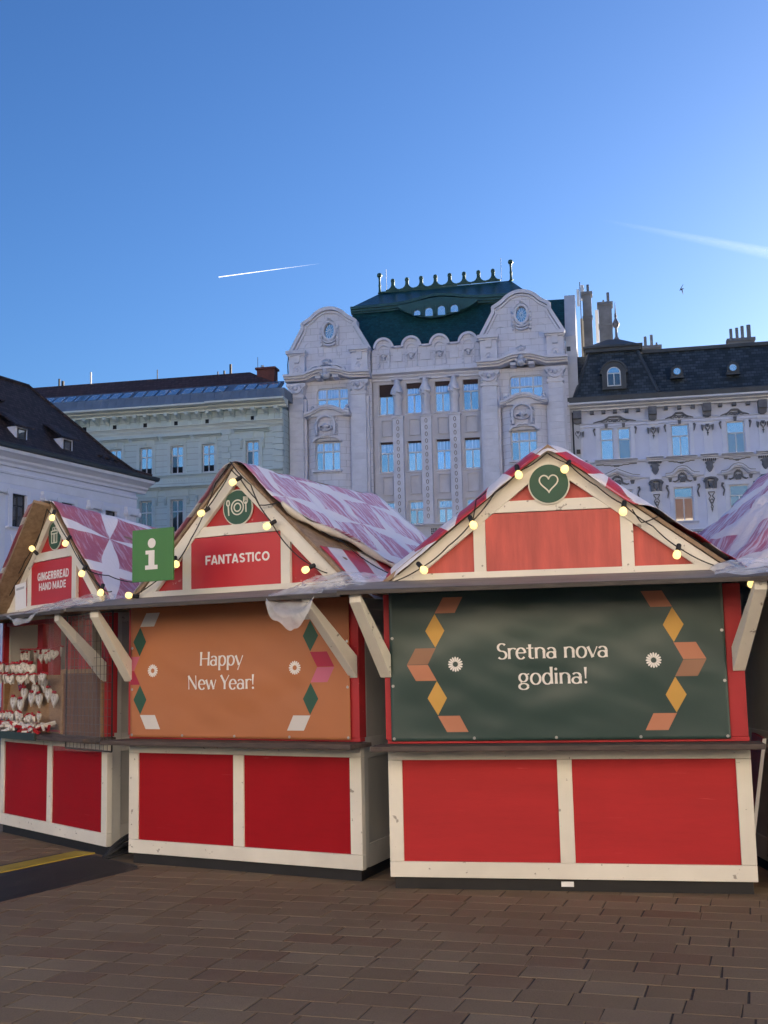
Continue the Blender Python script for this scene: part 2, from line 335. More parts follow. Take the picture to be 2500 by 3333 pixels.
def tarp_mat(name, fade_sheen, red=(.47, .030, .045), pale=(.60, .54, .66), T=.62, rot=0.0, shift=(0, 0), wide=.30):
    n = NT(name); tc = n.n('TexCoord'); mp = n.n('Mapping'); n.l(tc.outputs['UV'], mp.inputs[0]); mp.inputs['Rotation'].default_value = (0, 0, R(rot)); mp.inputs['Scale'].default_value = (1 / T, 1 / T, 1); mp.inputs['Location'].default_value = (*shift, 0)
    sp = n.n('SeparateXYZ'); n.l(mp.outputs[0], sp.inputs[0]); x, y = sp.outputs[0], sp.outputs[1]
    s = n.m('MULTIPLY', n.m('ADD', x, y), .5); t = n.m('MULTIPLY', n.m('SUBTRACT', x, y), .5)
    fs = n.m('SUBTRACT', n.m('FRACT', n.m('ADD', s, 100.5)), .5); ft = n.m('SUBTRACT', n.m('FRACT', n.m('ADD', t, 100.5)), .5)
    ax = n.m('ABSOLUTE', n.m('ADD', fs, ft)); ay = n.m('ABSOLUTE', n.m('SUBTRACT', fs, ft))
    a = n.m('MAXIMUM', ax, ay); b = n.m('MINIMUM', ax, ay)
    h = n.m('MULTIPLY', n.m('MULTIPLY', a, wide), n.m('SQRT', n.m('MAXIMUM', n.m('SUBTRACT', 1.0, n.m('POWER', a, 5.0)), 0.0)))
    white = n.ramp(n.m('SUBTRACT', h, b), -.004, .004)
    ob_ = tc.outputs['Object']; mp2 = n.n('Mapping'); n.l(tc.outputs['UV'], mp2.inputs[0]); mp2.inputs['Rotation'].default_value = (0, 0, R(34)); mp2.inputs['Scale'].default_value = (1.6, 15, 1)
    st = n.noise(mp2.outputs[0], 2.4, 8, .62, .35); st2 = n.noise(mp2.outputs[0], 1.1, 5, .6, .6)
    f = n.ramp(n.m('MULTIPLY_ADD', st2, .5, n.m('MULTIPLY', st, .6)), .62 - fade_sheen * .10, .66 - fade_sheen * .06)
    c = n.mix(n.m('MULTIPLY', f, min(1, .25 + fade_sheen * .75)), red, pale); c = n.mix(white, c, (.74, .72, .76))  # pale streaks: bleached cloth plus sky reflections on wrinkles, put into the colour
    n.l(c, n.b.inputs[0]); n.b.inputs['Roughness'].default_value = .38; n.b.inputs['Specular IOR Level'].default_value = .5
    n.bump(n.m('ADD', st, n.noise(ob_, 22, 5, .6, .8)), .55, .012); return n.mt

# ================================================================== stalls
class Stall:
    def __init__(s, x, y, yaw): s.x, s.y, s.a = x, y, R(yaw); s.M = Matrix.Translation((x, y, 0)) @ Matrix.Rotation(s.a, 4, 'Z')
    def w(s, x, y, z): return s.M @ Vector((x, y, z))
    def put(s, mb, name, mat, base, **kw):
        """a one-mesh thing drawn in stall coordinates, its origin at base"""
        mb.v = [(v[0] - base[0], v[1] - base[1], v[2] - base[2]) for v in mb.v]
        o = mb.build(name, mat, None, **kw); o.location = s.w(*base); o.rotation_euler = (0, 0, s.a); return o
    def root(s, name, label, cat, base, group=None): 
        t = thing(name, label, cat, s.w(*base), s.a, group); t['_b'] = 0; del t['_b']; return t
S1 = Stall(-4.015, 12.271, -49.5); S2 = Stall(-2.221, 10.149, -29.3); S3 = Stall(-.0092, 8.737, -11.4); S4 = Stall(2.80, 8.02, 8.0)
TAPER = math.tan(R(9.3))

def plate_text(mb, txt, x0, x1, z0, z1, y, bold=.02):
    m = lettering(txt, x0, x1, z0, z1 - z0, lambda a, b: y + .004, sans_strokes); mb.add(m.v, m.f)

def make_stall(S, label, W, ax, zA, gx0, gx1, base_red, gable_red, splay=(-.10, .10), D=2.1, sign=None, xr=None, rov=.03, rdrop=0.0):
    t = S.root('market_stall', label, 'stall', (0, 0, 0), 'market stalls set side by side')
    xr = W if xr is None else xr; bk = D * TAPER
    MB().plan([(.03, .03), (W - .03, .03), (W - .03 - bk, D), (.03 + bk, D)], 0, .082).build('plinth', PLINTH, t)
    # base front
    for nm, a, b, c, d in (('frame_rail', 0, W, .085, .195), ('frame_rail', 0, W, .915, .992), ('frame_post', 0, .103, .1965, .9135), ('frame_post', W - .103, W, .1965, .9135), ('frame_post', W / 2 - .052, W / 2 + .052, .1965, .9135)):
        box(nm, CREAM, t, a, b, 0, .055, c, d, .004)
    for a, b in ((.1035, W / 2 - .0525), (W / 2 + .0525, W - .1035)): box('base_panel', base_red, t, a, b, .014, .05, .1965, .9135)
    # side walls (the stalls taper towards the back)
    for sx, nm in ((0, -1), (W, 1)):
        def sd(y0, y1, z0, z1, out, th, mat, name):
            f = lambda y: sx - nm * y * TAPER
            MB().plan([(f(y0) + nm * out, y0), (f(y1) + nm * out, y1), (f(y1) - nm * th, y1), (f(y0) - nm * th, y0)], z0, z1).build(name, mat, t, bevel=.003)
        sd(.058, D, .09, 2.2, -.016, .05, GREYD, 'side_panel')
        sd(.057, .15, .09, 2.19, .0, .014, GREYW, 'side_post'); sd(D - .1, D, .09, 2.19, .0, .014, GREYW, 'side_post')
        for z0, z1 in ((.085, .26), (.90, 1.06), (2.05, 2.19)): sd(.152, D - .102, z0, z1, -.002, .014, GREYW, 'side_rail')
    MB().plan([(.05 + bk, D), (W - .05 - bk, D), (W - .05 - bk, D - .05), (.05 + bk, D - .05)], .09, 2.6).build('back_panel', GREYD, t)
    # counter shelf, two boards
    box('counter_shelf', SHELF, t, -.075, W + .075, -.27, -.11, .994, 1.032, .005); box('counter_shelf', SHELF, t, -.07, W + .07, -.108, .05, .996, 1.03, .005)
    box('shutter_sill', REDP, t, .0, W, .002, .07, 1.033, 1.062, .003)
    box('corner_post', REDP, t, -.012, .036 if sign is None else .03, .0, .1, 1.0625, 2.13, .004); box('corner_post', REDP, t, W - .125, W - .005, .0, .1, 1.0625, 2.13, .004)
    box('top_rail', REDP, t, .04, W - .128, .02, .1, 2.09, 2.13)
    # canopy flap and struts
    cb = t
    MB().prof([(-.005, 2.232), (-.50, 2.138), (-.50, 2.122), (-.005, 2.214)], -.235, W + .155).build('canopy_board', CANW, t)
    MB().prof([(-.502, 2.142), (-.528, 2.137), (-.528, 2.108), (-.502, 2.108)], -.237, W + .157).build('canopy_edge', CANE, t)
    for xp, xo in ((.0, splay[0]), (W - .045, W - .045 + splay[1])):
        d = Vector((xo - xp, -.46, 0)); A = Vector((xp, -.012, 1.60)); B = A + d + Vector((0, 0, .50)); h = .045; wv = .045
        dirv = (B - A).normalized(); sidev = dirv.cross(Vector((0, 0, 1))).normalized() * wv; upv = Vector((0, 0, 1)) * .085
        MB().add([A - sidev - upv, A + sidev - upv, A + sidev + upv, A - sidev + upv, B - sidev - upv * .55, B + sidev - upv * .55, B + sidev + upv * .2, B - sidev + upv * .2],
                 [(0, 1, 2, 3), (7, 6, 5, 4), (0, 4, 5, 1), (1, 5, 6, 2), (2, 6, 7, 3), (3, 7, 4, 0)]).build('strut', CREAM, t, bevel=.004)
    # gable
    zb = 2.235; hL, hR = ax - gx0, gx1 - ax
    MB().prism([(gx0 + .03, zb), (gx1 - .03, zb), (ax, zA - .03)], .03, .05).build('gable_panel', gable_red, t)
    def rake(sx, sl):
        ex = gx0 if sx < 0 else gx1; dx, dz = ax - ex, zA - (zb - .01); L = math.hypot(dx, dz); w_ = .105
        nx, nz = (-dz / L, dx / L) if sx > 0 else (dz / L, -dx / L)
        # inner edge shifted by w_ towards the inside
        ix, iz = ex + (w_ / abs(dz / L)) * (1 if sx < 0 else -1), zb - .01
        az = zA - w_ / abs(dx / L)
        MB().prism([(ex, zb - .01), (ix, iz), (ax, az), (ax, zA)], -.012 if sx < 0 else -.0125, .0295).build('rake_board', CREAM, t, bevel=.003)
    rake(-1, 0); rake(1, 0)
    sl = (zA - zb) / hL
    zc0, zc1 = 2.705, 2.79
    def inx(z, side): 
        h = hL if side < 0 else hR; q = (z - (zb - .01)) / (zA - zb + .01); e = gx0 if side < 0 else gx1; return e + (ax - e) * q
    box('gable_beam', CREAM, t, gx0 + .03, gx1 - .03, -.018, .0285, 2.196, 2.275, .003)
    m_ = .105
    MB().prism([(inx(zc0, -1) + m_ * .9, zc0), (inx(zc0, 1) - m_ * .9, zc0), (inx(zc1, 1) - m_ * .9, zc1), (inx(zc1, -1) + m_ * .9, zc1)], -.006, .0285).build('gable_beam', CREAM, t, bevel=.003)
    pl = ax - .515 if W < 2.5 else ax - .53; pr = ax + .49 if W < 2.5 else ax + .54
    for a in (pl, pr): box('gable_post', CREAM, t, a - .045, a + .045, -.004, .0285, 2.2755, zc0 - .0005, .003)
    # roof boards
    ze = 2.13; ov = .06
    for sx in (-1, 1):
        ex = gx0 if sx < 0 else gx1; q = (ax - ex); dz = zA - zb; exx = ex - q * (zb - ze) / dz; 
        rb = MB().prism([(exx, ze), (ax, zA + .002), (ax, zA + .03), (exx - .02 * (1 if sx < 0 else -1), ze + .022)], -(rov if sx < 0 else .03), D + .05)
        rb.v = [(v[0], v[1], v[2] - rdrop * max(0, v[1]) * max(0, v[2] - 2.13) / 1.12) for v in rb.v]; rb.build('roof_board', ROOFW, t)
    return t, pl, pr

def round_sign(S, t, x, z, r, y, icon, cut=None):
    ring = MB().lathe([(r * .6, 0), (r, 0), (r, .012), (r * .6, .012)], (x, y, z), 40, 'y'); d = ring.build('round_sign', CREAMV, t)
    MB().lathe([(r * .3, 0), (r * .935, 0), (r * .935, .004), (r * .3, .004)], (x, y - .004, z), 40, 'y').build('sign_disc', GREENV, d)
    m = MB(); yy0, yy1 = y - .0075, y - .0035
    if icon == 'heart':
        k = r * .47; pts = []
        for i in range(49):
            a = 2 * math.pi * i / 48; pts.append((x + k * (16 * math.sin(a) ** 3) / 17, z + k * (.12 + (13 * math.cos(a) - 5 * math.cos(2 * a) - 2 * math.cos(3 * a) - math.cos(4 * a)) / 16)))
        m.stroke(pts, r * .065, yy0, yy1)
    elif icon == 'plate':
        for rr in (.40, .22): m.stroke(arc(x, z, r * rr, r * rr, 0, 360, 32), r * .07, yy0, yy1)
        m.stroke([(x - r * .58, z - r * .42), (x - r * .62, z + r * .12)], r * .075, yy0, yy1); m.stroke(arc(x - r * .63, z + r * .27, r * .095, r * .15, 0, 360, 16), r * .07, yy0 - .0004, yy1)
        m.stroke([(x + r * .58, z - r * .30), (x + r * .56, z + r * .28)], r * .075, yy0, yy1)
        m.stroke(arc(x + r * .55, z + r * .33, r * .13, r * .16, 180, 360, 10), r * .06, yy0 - .0004, yy1)
        for q in (-.13, -.045, .045, .13): m.stroke([(x + r * (.55 + q), z + r * .33), (x + r * (.55 + q), z + r * .56)], r * .05, yy0 - .0008, yy1)
    else:
        k = r * .40
        for a, b in (((-1, -1.25), (1, -1.25)), ((-1, -1.3), (-1, .25)), ((1, -1.3), (1, .25)), ((-.22, -1.25), (-.22, .3)), ((.22, -1.25), (.22, .3)), ((-1.15, .3), (1.15, .3)), ((-1.15, .75), (1.15, .75)), ((-1.15, .25), (-1.15, .8)), ((1.15, .25), (1.15, .8))):
            m.stroke([(x + k * a[0], z + k * a[1]), (x + k * b[0], z + k * b[1])], r * .07, yy0 - .0003 * (a[0] + 2), yy1)
        for q in (-1, 1): m.stroke(arc(x + q * k * .38, z + k * 1.08, k * .34, k * .30, 0, 360, 16), r * .06, yy0 - .0002 * (q + 2), yy1)
    m.build('sign_emblem', CREAMV, d)

# ---- stall roof tarpaulins
def make_tarp(S, label, mat, ax, zA, gx0, gx1, D, hover=.02, v0=lambda s: -.05, v1=lambda s: 2.2, amp=.012, lip=lambda s: 0.0, smax=1.03, smin=-1.03, curl=None, bulge=.0, seed=0.0, inner=None):
    zb, ze = 2.235, 2.13; hL, hR = ax - gx0, gx1 - ax; nu, nv = 72, 46; vs = []; uv = []; fs = []
    base = (ax, D / 2, 2.13)
    for j in range(nv + 1):
        for i in range(nu + 1):
            s = smin + (smax - smin) * i / nu; h = hL if s < 0 else hR; k = (zA - zb) / h; full = h * (zA - ze) / (zA - zb); sl = math.hypot(full, zA - ze)
            f0, f1 = v0(s), v1(s); q = j / nv; y = f0 + (f1 - f0) * q
            asx = math.sqrt(s * s + .0009); x = ax + s * full; z = zA + .03 - asx * (zA - ze)
            nx, nz = ((zA - ze) / sl * (1 if s > 0 else -1) * min(1, abs(s) * 20), full / sl)
            d = hover + bulge * math.sin(math.pi * min(1, abs(s))) * math.sin(math.pi * q)
            p = Vector((s * 2.2 + seed, y * 1.1, seed)); d += amp * (1.4 * NZ.noise(p * 1.6) + .8 * NZ.noise(Vector((p.x * 1.5 + p.y * 2.6, p.y * 1.2 - p.x * 1.1, seed)) * 2.3) + .45 * NZ.noise(p * 7))
            if curl:
                d += curl(s, y - f0)
            li = lip(s)
            if li and q < .06: d -= li * (1 - q / .06); 
            if inner: 
                dx_, dz_ = inner(s, y); x += dx_; z += dz_
            vs.append((x + nx * d - base[0], y - base[1], z + nz * d - base[2])); uv.append((s * sl, y))
    for j in range(nv):
        for i in range(nu):
            a = j * (nu + 1) + i; fs.append((a, a + 1, a + nu + 2, a + nu + 1))
    me = bpy.data.meshes.new('roof_tarpaulin'); me.from_pydata(vs, [], fs); me.materials.append(mat); ul = me.uv_layers.new(name='UVMap')
    for lp in me.loops: ul.data[lp.index].uv = uv[lp.vertex_index]
    for p in me.polygons: p.use_smooth = True
    o = bpy.data.objects.new('roof_tarpaulin', me); COL.objects.link(o); o.location = S.w(*base); o.rotation_euler = (0, 0, S.a)
    so = o.modifiers.new('cloth', 'SOLIDIFY'); so.thickness = .0035; so.offset = 1
    return tag(o, label, 'tarpaulin', 'patterned tarpaulins on the stall roofs')

# ---- festoon lights
BULB_ME = MB().lathe([(.012, .0), (.016, -.008), (.026, -.022), (.0285, -.037), (.027, -.052), (.019, -.063), (.007, -.0685), (.001, -.069)], (0, 0, 0), 18).mesh('bulb', BULB, True)
SOCK_ME = MB().lathe([(.006, .045), (.013, .043), (.0175, .036), (.0175, -.004), (.0165, -.012), (.004, -.012)], (0, 0, 0), 14).mesh('bulb_socket', BLACK)
def string_lights(S, label, paths, bulbs):
    b0 = paths[0][0]; t = S.root('string_lights', label, 'string lights', b0, 'bulb strings on the gables')
    for path in paths:
        pts = []
        for i in range(len(path) - 1):
            a, b = Vector(path[i]), Vector(path[i + 1]); L = (b - a).length; sag = min(.03, L * .05)
            for k in range(8): q = k / 8; pts.append(a.lerp(b, q) - Vector((0, 0, sag * 4 * q * (1 - q))) - Vector(b0))
        pts.append(Vector(path[-1]) - Vector(b0)); MB().tube(pts, .005, 6).build('cable', BLACK, t, True)
    for (x, y, z, tx, tz) in bulbs:   # tx,tz: tilt of the bulb away from straight down
        so = ob('bulb_socket', SOCK_ME, t, loc=(x - b0[0] - tx * .0, y - b0[1], z - b0[2] + .055), rot=(0, 0, 0))
        dirv = Vector((tx, -.35, tz)).normalized(); so.rotation_euler = (-dirv).to_track_quat('Z', 'Y').to_euler(); so.location = Vector((x, y, z)) - Vector(b0) - dirv * .045
        ob('bulb', BULB_ME, so, loc=(0, 0, -.006))
    return t

# ---- flared display lettering (drawn with a broad pen)
def glyph_strokes(ch):
    T, t = .155, .062
    L = lambda x0, z0, x1, z1, w0, w1=None, fl=.28: ('L', (x0, z0), (x1, z1), w0, w1 or w0, fl)
    A = lambda cx, cz, rx, rz, a0, a1: ('A', cx, cz, rx, rz, a0, a1)
    G = {'H': ([L(.1, 0, .1, 1, T), L(.66, 0, .66, 1, T), L(.1, .5, .66, .5, t, fl=0)], .78),
         'a': ([L(.44, 0, .44, .45, T), A(.25, .46, .19, .21, 0, 150), A(.24, .2, .19, .2, 20, 380)], .58),
         'p': ([L(.1, -.36, .1, .69, T), A(.31, .335, .22, .35, -160, 160)], .62),
         'y': ([L(.03, .68, .28, 0, T), L(.53, .68, .2, -.36, t)], .54),
         'N': ([L(.1, 0, .1, 1, t), L(.1, .98, .64, .02, T, fl=.1), L(.64, 0, .64, 1, t)], .78),
         'e': ([A(.29, .335, .22, .35, 5, 320), L(.09, .37, .5, .37, t, fl=0)], .58),
         'w': ([L(.03, .68, .22, 0, T), L(.22, .02, .39, .62, t, fl=0), L(.39, .66, .57, 0, T, fl=.1), L(.57, .02, .74, .68, t)], .76),
         'Y': ([L(.03, 1, .3, .46, T), L(.6, 1, .32, .46, t), L(.31, .47, .31, 0, T)], .6),
         'r': ([L(.1, 0, .1, .69, T), A(.3, .45, .2, .22, 160, 45)], .42),
         '!': ([L(.12, .3, .12, 1.02, .07, .17, 0), A(.12, .07, .04, .04, 0, 360)], .26),
         'S': ([A(.28, .745, .2, .24, 35, 270), A(.28, .255, .22, .25, 90, -145)], .56),
         't': ([L(.17, .1, .17, .9, T), L(.0, .66, .36, .66, t), A(.3, .14, .13, .13, 180, 300)], .4),
         'n': ([L(.1, 0, .1, .69, T), A(.3, .43, .21, .25, 170, 0), L(.5, 0, .5, .46, T)], .62),
         'o': ([A(.3, .335, .23, .35, 0, 360)], .6),
         'v': ([L(.03, .68, .27, 0, T), L(.27, .02, .5, .68, t)], .52),
         'g': ([A(.26, .42, .19, .26, 0, 360), A(.27, -.14, .22, .19, 0, 360), L(.15, .2, .14, .02, t, fl=0), L(.38, .6, .56, .66, t)], .58),
         'd': ([L(.49, 0, .49, 1.08, T), A(.28, .335, .21, .35, 20, 340)], .62),
         'i': ([L(.1, 0, .1, .69, T), A(.1, .93, .04, .04, 0, 360)], .24), ' ': ([], .3)}
    return G[ch], T, t
def sans_strokes(ch):
    w = .215; L = lambda x0, z0, x1, z1, k=1.0: ('L', (x0, z0), (x1, z1), w * k, w * k, 0); A = lambda *a: ('A', *a); v = L(.12, 0, .12, 1); h = lambda z, a, b, k=.88: L(a, z, b, z, k)
    G = {'F': ([v, h(.905, .1, .58), h(.49, .1, .54)], .60), 'A': ([L(.10, 0, .37, 1), L(.64, 0, .37, 1), h(.25, .2, .54, .8)], .74), 'N': ([v, L(.13, .97, .59, .03), L(.60, 0, .60, 1)], .74), 'T': ([h(.905, .02, .64), L(.33, 0, .33, .9)], .66),
         'S': ([A(.34, .72, .20, .185, 25, 270), A(.34, .285, .21, .185, 90, -155)], .66), 'I': ([v], .26), 'C': ([A(.40, .5, .275, .40, 48, 312)], .70), 'O': ([A(.42, .5, .295, .40, 0, 360)], .84), 'G': ([A(.40, .5, .275, .40, 48, 335), h(.43, .42, .74, .8), L(.66, .14, .66, .46, .85)], .80),
         'E': ([v, h(.905, .1, .58), h(.5, .1, .54), h(.095, .1, .58)], .64), 'R': ([v, h(.905, .1, .36), A(.36, .70, .19, .205, 90, -90), h(.495, .1, .36), L(.36, .47, .60, 0)], .70), 'B': ([v, h(.905, .1, .36), A(.36, .715, .17, .19, 90, -90), h(.51, .1, .38), A(.38, .305, .20, .21, 90, -90), h(.095, .1, .38)], .70),
         'D': ([v, h(.905, .1, .34), A(.34, .5, .275, .405, 90, -90), h(.095, .1, .34)], .76), 'H': ([v, L(.60, 0, .60, 1), h(.5, .1, .6)], .74), 'M': ([v, L(.13, .95, .44, .15, .9), L(.75, .95, .44, .15, .9), L(.76, 0, .76, 1)], .90), ' ': ([], .24)}
    return G[ch], w, w * .9
def lettering(txt, x0, x1, zbase, cap, warp, glyphs=None):
    adv = 0; items = []
    for ch in txt:
        (st, a), T, t = (glyphs or glyph_strokes)(ch); items.append((adv, st)); adv += a
    sx = (x1 - x0) / adv; m = MB(); lay = 0
    for off, st in items:
        for q in st:
            lay = (lay + 1) % 5; e = .0004 * lay
            if q[0] == 'L':
                (ax_, az), (bx, bz), w0, w1, fl = q[1:]; pts = [(ax_ + (bx - ax_) * i / 8, az + (bz - az) * i / 8) for i in range(9)]
                ws = [(w0 + (w1 - w0) * i / 8) * (1 + fl * abs(i / 4 - 1) ** 3) for i in range(9)]
            else:
                cx, cz, rx, rz, a0, a1 = q[1:]; n = 20; pts = arc(cx, cz, rx, rz, a0, a1, n); ws = []
                for i in range(n + 1):
                    p0, p1 = pts[max(i - 1, 0)], pts[min(i + 1, n)]; an = math.atan2(p1[1] - p0[1], p1[0] - p0[0]); ws.append(t + (T - t) * abs(math.sin(an)) ** 1.3)
                if rx < .05: ws = [.09] * (n + 1)
            P = [(x0 + (off + x) * sx, zbase + z * cap) for x, z in pts]; k = len(m.v)
            m.stroke(P, [w_ * cap for w_ in ws], 0, .001)
            m.v[k:] = [(v[0], warp(v[0], v[2]) - .004 - e + (0 if v[1] == 0 else .001), v[2]) for v in m.v[k:]]
    return m
def make_banner(S, label, mats, x0, x1, z0, z1, dl, dr, lines, seed, drape):
    base = ((x0 + x1) / 2, -.02, z0)
    def warp(x, z):
        u = (x - x0) / (x1 - x0); v = (z - z0) / (z1 - z0)
        return -.018 - drape * (.5 * NZ.noise(Vector((u * 1.7 + v * 1.3 + seed, v * .9 - u * .6, seed))) + .28 * NZ.noise(Vector((u * 4 - v * 3, v * 2 + seed, 1.3 + seed))) + .10 * NZ.noise(Vector((u * 9 + v * 5, v * 7, seed)))) * math.sin(math.pi * min(1, max(0, u))) ** .35 * (.35 + .65 * math.sin(math.pi * min(1, max(0, v))) ** .5)
    sh = lambda m: setattr(m, 'v', [(v[0] - base[0], v[1] - base[1], v[2] - base[2]) for v in m.v]) or m
    m = MB(); nu, nv = 96, 48
    for j in range(nv + 1):
        for i in range(nu + 1):
            x = x0 + (x1 - x0) * i / nu; z = z0 + (z1 - z0) * j / nv; m.v.append((x, warp(x, z), z))
    for j in range(nv):
        for i in range(nu): a = j * (nu + 1) + i; m.f.append((a, a + 1, a + nu + 2, a + nu + 1))
    o = sh(m).build('banner', mats['cloth'], None, True); o.location = S.w(*base); o.rotation_euler = (0, 0, S.a)
    so = o.modifiers.new('cloth', 'SOLIDIFY'); so.thickness = .0015; so.offset = 1
    tag(o, label, 'banner', 'printed banners closing the stalls')
    def poly(pts, mat, name='printed_motif'):
        pts = [(min(max(x, x0 + .003), x1 - .003), z) for x, z in pts]; q = MB(); n = 10
        if len(pts) == 3: pts = pts + [pts[2]]
        for j in range(n + 1):
            for i in range(n + 1):
                u, v = i / n, j / n; x = (pts[0][0] * (1 - u) + pts[1][0] * u) * (1 - v) + (pts[3][0] * (1 - u) + pts[2][0] * u) * v; z = (pts[0][1] * (1 - u) + pts[1][1] * u) * (1 - v) + (pts[3][1] * (1 - u) + pts[2][1] * u) * v
                q.v.append((x, warp(x, z) - .003, z))
        for j in range(n):
            for i in range(n): a = j * (n + 1) + i; q.f.append((a, a + 1, a + n + 2, a + n + 1))
        sh(q).build(name, mat, o, True)
    for d, sg in ((dl, 1), (dr, -1)):
        cx = d; X = lambda v: cx + sg * v     # axis of the diamonds
        poly([(X(.066), 2.093), (X(.212), 2.093), (X(.150), 1.978), (X(.0), 1.978)], mats['a'])
        poly([(X(0), 1.974), (X(.07), 1.85), (X(.0), 1.727), (X(-.073), 1.85)], mats['b'])
        poly([(X(-.150), 1.724), (X(.003), 1.724), (X(-.058), 1.606), (X(-.216), 1.606)], mats['c' if sg > 0 else 'd'])
        poly([(X(-.216), 1.603), (X(-.058), 1.603), (X(.004), 1.487), (X(-.150), 1.487)], mats['d' if sg > 0 else 'c'])
        poly([(X(.004), 1.484), (X(.075), 1.36), (X(.006), 1.236), (X(-.068), 1.36)], mats['b'])
        poly([(X(.004), 1.232), (X(.165), 1.232), (X(.225), 1.115), (X(.068), 1.115)], mats['a'])
        fx, fz = X(.146), 1.603; f = MB()
        for k in range(16):
            a = 2 * math.pi * k / 16; P = [(fx + math.cos(a) * r_, fz + math.sin(a) * r_) for r_ in (.019, .03, .044, .054)]; kk = len(f.v)
            f.stroke(P, [.006, .011, .014, .008], 0, .001); f.v[kk:] = [(v[0], warp(v[0], v[2]) - .003 + (0 if v[1] == 0 else .001), v[2]) for v in f.v[kk:]]
        sh(f).build('printed_flower', WHITEV, o)
    em = MB().lathe([(.004, 0), (.011, 0), (.011, .003), (.004, .003)], (0, 0, 0), 12, 'y').mesh('eyelet', STEEL)
    for (x, z) in [(x0 + .02 + (x1 - x0 - .04) * i / 4, z0 + .018) for i in range(5)] + [(x0 + .02, z0 + .4), (x1 - .02, z0 + .4), (x0 + .02, z0 + .75), (x1 - .02, z0 + .75)]: ob('eyelet', em, o, loc=(x - base[0], warp(x, z) - .005 - base[1], z - base[2]))
    for (txt, a, b, zb, cap) in lines: sh(lettering(txt, a, b, zb, cap, warp)).build('lettering', WHITEV, o)
    return o
# ================================================================== the four stalls
t1, pl1, pr1 = make_stall(S1, 'open gingerbread stall with a gift emblem on its gable, leftmost', 2.35, 1.16, 3.25, .10, 2.29, REDB2, REDP, splay=(0, 0), sign=1, rov=.20, rdrop=.17)
t2, pl2, pr2 = make_stall(S2, 'red and cream stall with plate emblem and FANTASTICO sign', 2.30, 1.14, 3.275, .09, 2.235, REDB2, REDP, splay=(.03, -.13), sign=1)
t3, pl3, pr3 = make_stall(S3, 'widest red and cream stall with a heart emblem and blank sign panel', 2.56, 1.255, 3.165, .05, 2.49, REDB3, REDG3, splay=(-.12, .13))
t4, pl4, pr4 = make_stall(S4, 'stall cut off by the right picture edge behind the heart stall', 2.4, 1.2, 3.25, .08, 2.32, REDB2, REDP)
def sign_board(S, t, x0, x1, z0, z1, lines, mat, bold=.032):
    b = box('sign_board', mat, t, x0, x1, -.001, .028, z0, z1, .001)
    m = MB()
    for txt, a, c, d, e in lines: plate_text(m, txt, a, c, d, e, -.0035, bold)
    if lines: m.build('lettering', WHITEV, b)
    return b
sign_board(S2, t2, pl2 + .047, pr2 - .047, 2.277, 2.70, [('FANTASTICO', .821, 1.481, 2.470, 2.547)], SIGNRED)
sign_board(S1, t1, pl1 + .047, pr1 - .047, 2.277, 2.70, [('GINGERBREAD', .838, 1.548, 2.512, 2.592), ('HAND MADE', .875, 1.488, 2.413, 2.487)], SIGNRED)
sign_board(S3, t3, pl3 + .047, pr3 - .047, 2.277, 2.70, [], REDG3)
round_sign(S3, t3, 1.251, 2.902, .152, -.022, 'heart'); round_sign(S2, t2, 1.15, 2.932, .152, .012, 'plate'); round_sign(S1, t1, 1.19, 2.94, .146, .012, 'gift')
# printed banners
pv = lambda n, c: pm(n, c, .55, .05, 1.5, .06, 120, grime=.08)
make_banner(S2, 'orange banner reading Happy New Year', dict(cloth=pv('orange_banner', (.45, .165, .066)), a=pv('print_white', (.66, .63, .60)), b=pv('print_green', (.026, .090, .058)), c=pv('print_pink', (.52, .13, .21)), d=pv('print_crimson', (.36, .022, .058))),
            .028, 2.225, 1.047, 2.15, .132, 1.870, [('Happy', .783, 1.222, 1.636, .112), ('New Year!', .652, 1.348, 1.443, .113)], 2.0, .05)
make_banner(S3, 'dark green banner reading Sretna nova godina', dict(cloth=pm('green_banner', (.036, .066, .060), .36, .08, 1.5, .08, 120, spec=.5), a=pv('print_terracotta', (.49, .20, .115)), b=pv('print_gold', (.58, .33, .075)), c=pv('print_brown', (.30, .155, .095)), d=MATS['print_terracotta']),
            .034, 2.434, 1.052, 2.15, .378, 2.083, [('Sretna nova', .830, 1.630, 1.633, .112), ('godina!', .978, 1.478, 1.450, .112)], 5.3, .075)
# tarpaulins
T1 = tarp_mat('tarp_red_white', .62, red=(.40, .115, .16), pale=(.56, .39, .47), T=.62, rot=20, shift=(.35, .1), wide=.21); T2 = tarp_mat('tarp_bleach_sheen', .97, red=(.46, .17, .27), pale=(.66, .60, .72), T=.50, rot=12, shift=(.1, .5), wide=.24); T3 = tarp_mat('tarp_red_edge', .12, T=.46, rot=8, shift=(.0, .62), wide=.42); T4 = tarp_mat('tarp_bleach_sheen_right', .95, red=(.46, .15, .24), pale=(.66, .60, .72), T=.7, rot=-14)
def ss(a, b, x): x = min(1, max(0, (x - a) / (b - a))); return x * x * (3 - 2 * x)
make_tarp(S1, 'red and white petal tarpaulin on the gingerbread stall roof', T1, 1.16, 3.25, .10, 2.29, 2.1, .04, v0=lambda s: -.035 - .175 * ss(.02, -.06, s) if s < .02 else -.035, amp=.016, smin=-1.0, smax=1.05, seed=1.7, inner=lambda s, y: (0, -.17 * max(0, y) * max(0, 1 - abs(s))), curl=lambda s, d: .05 * ss(.75, 1.05, s) * (1 + math.sin(d * 9)))
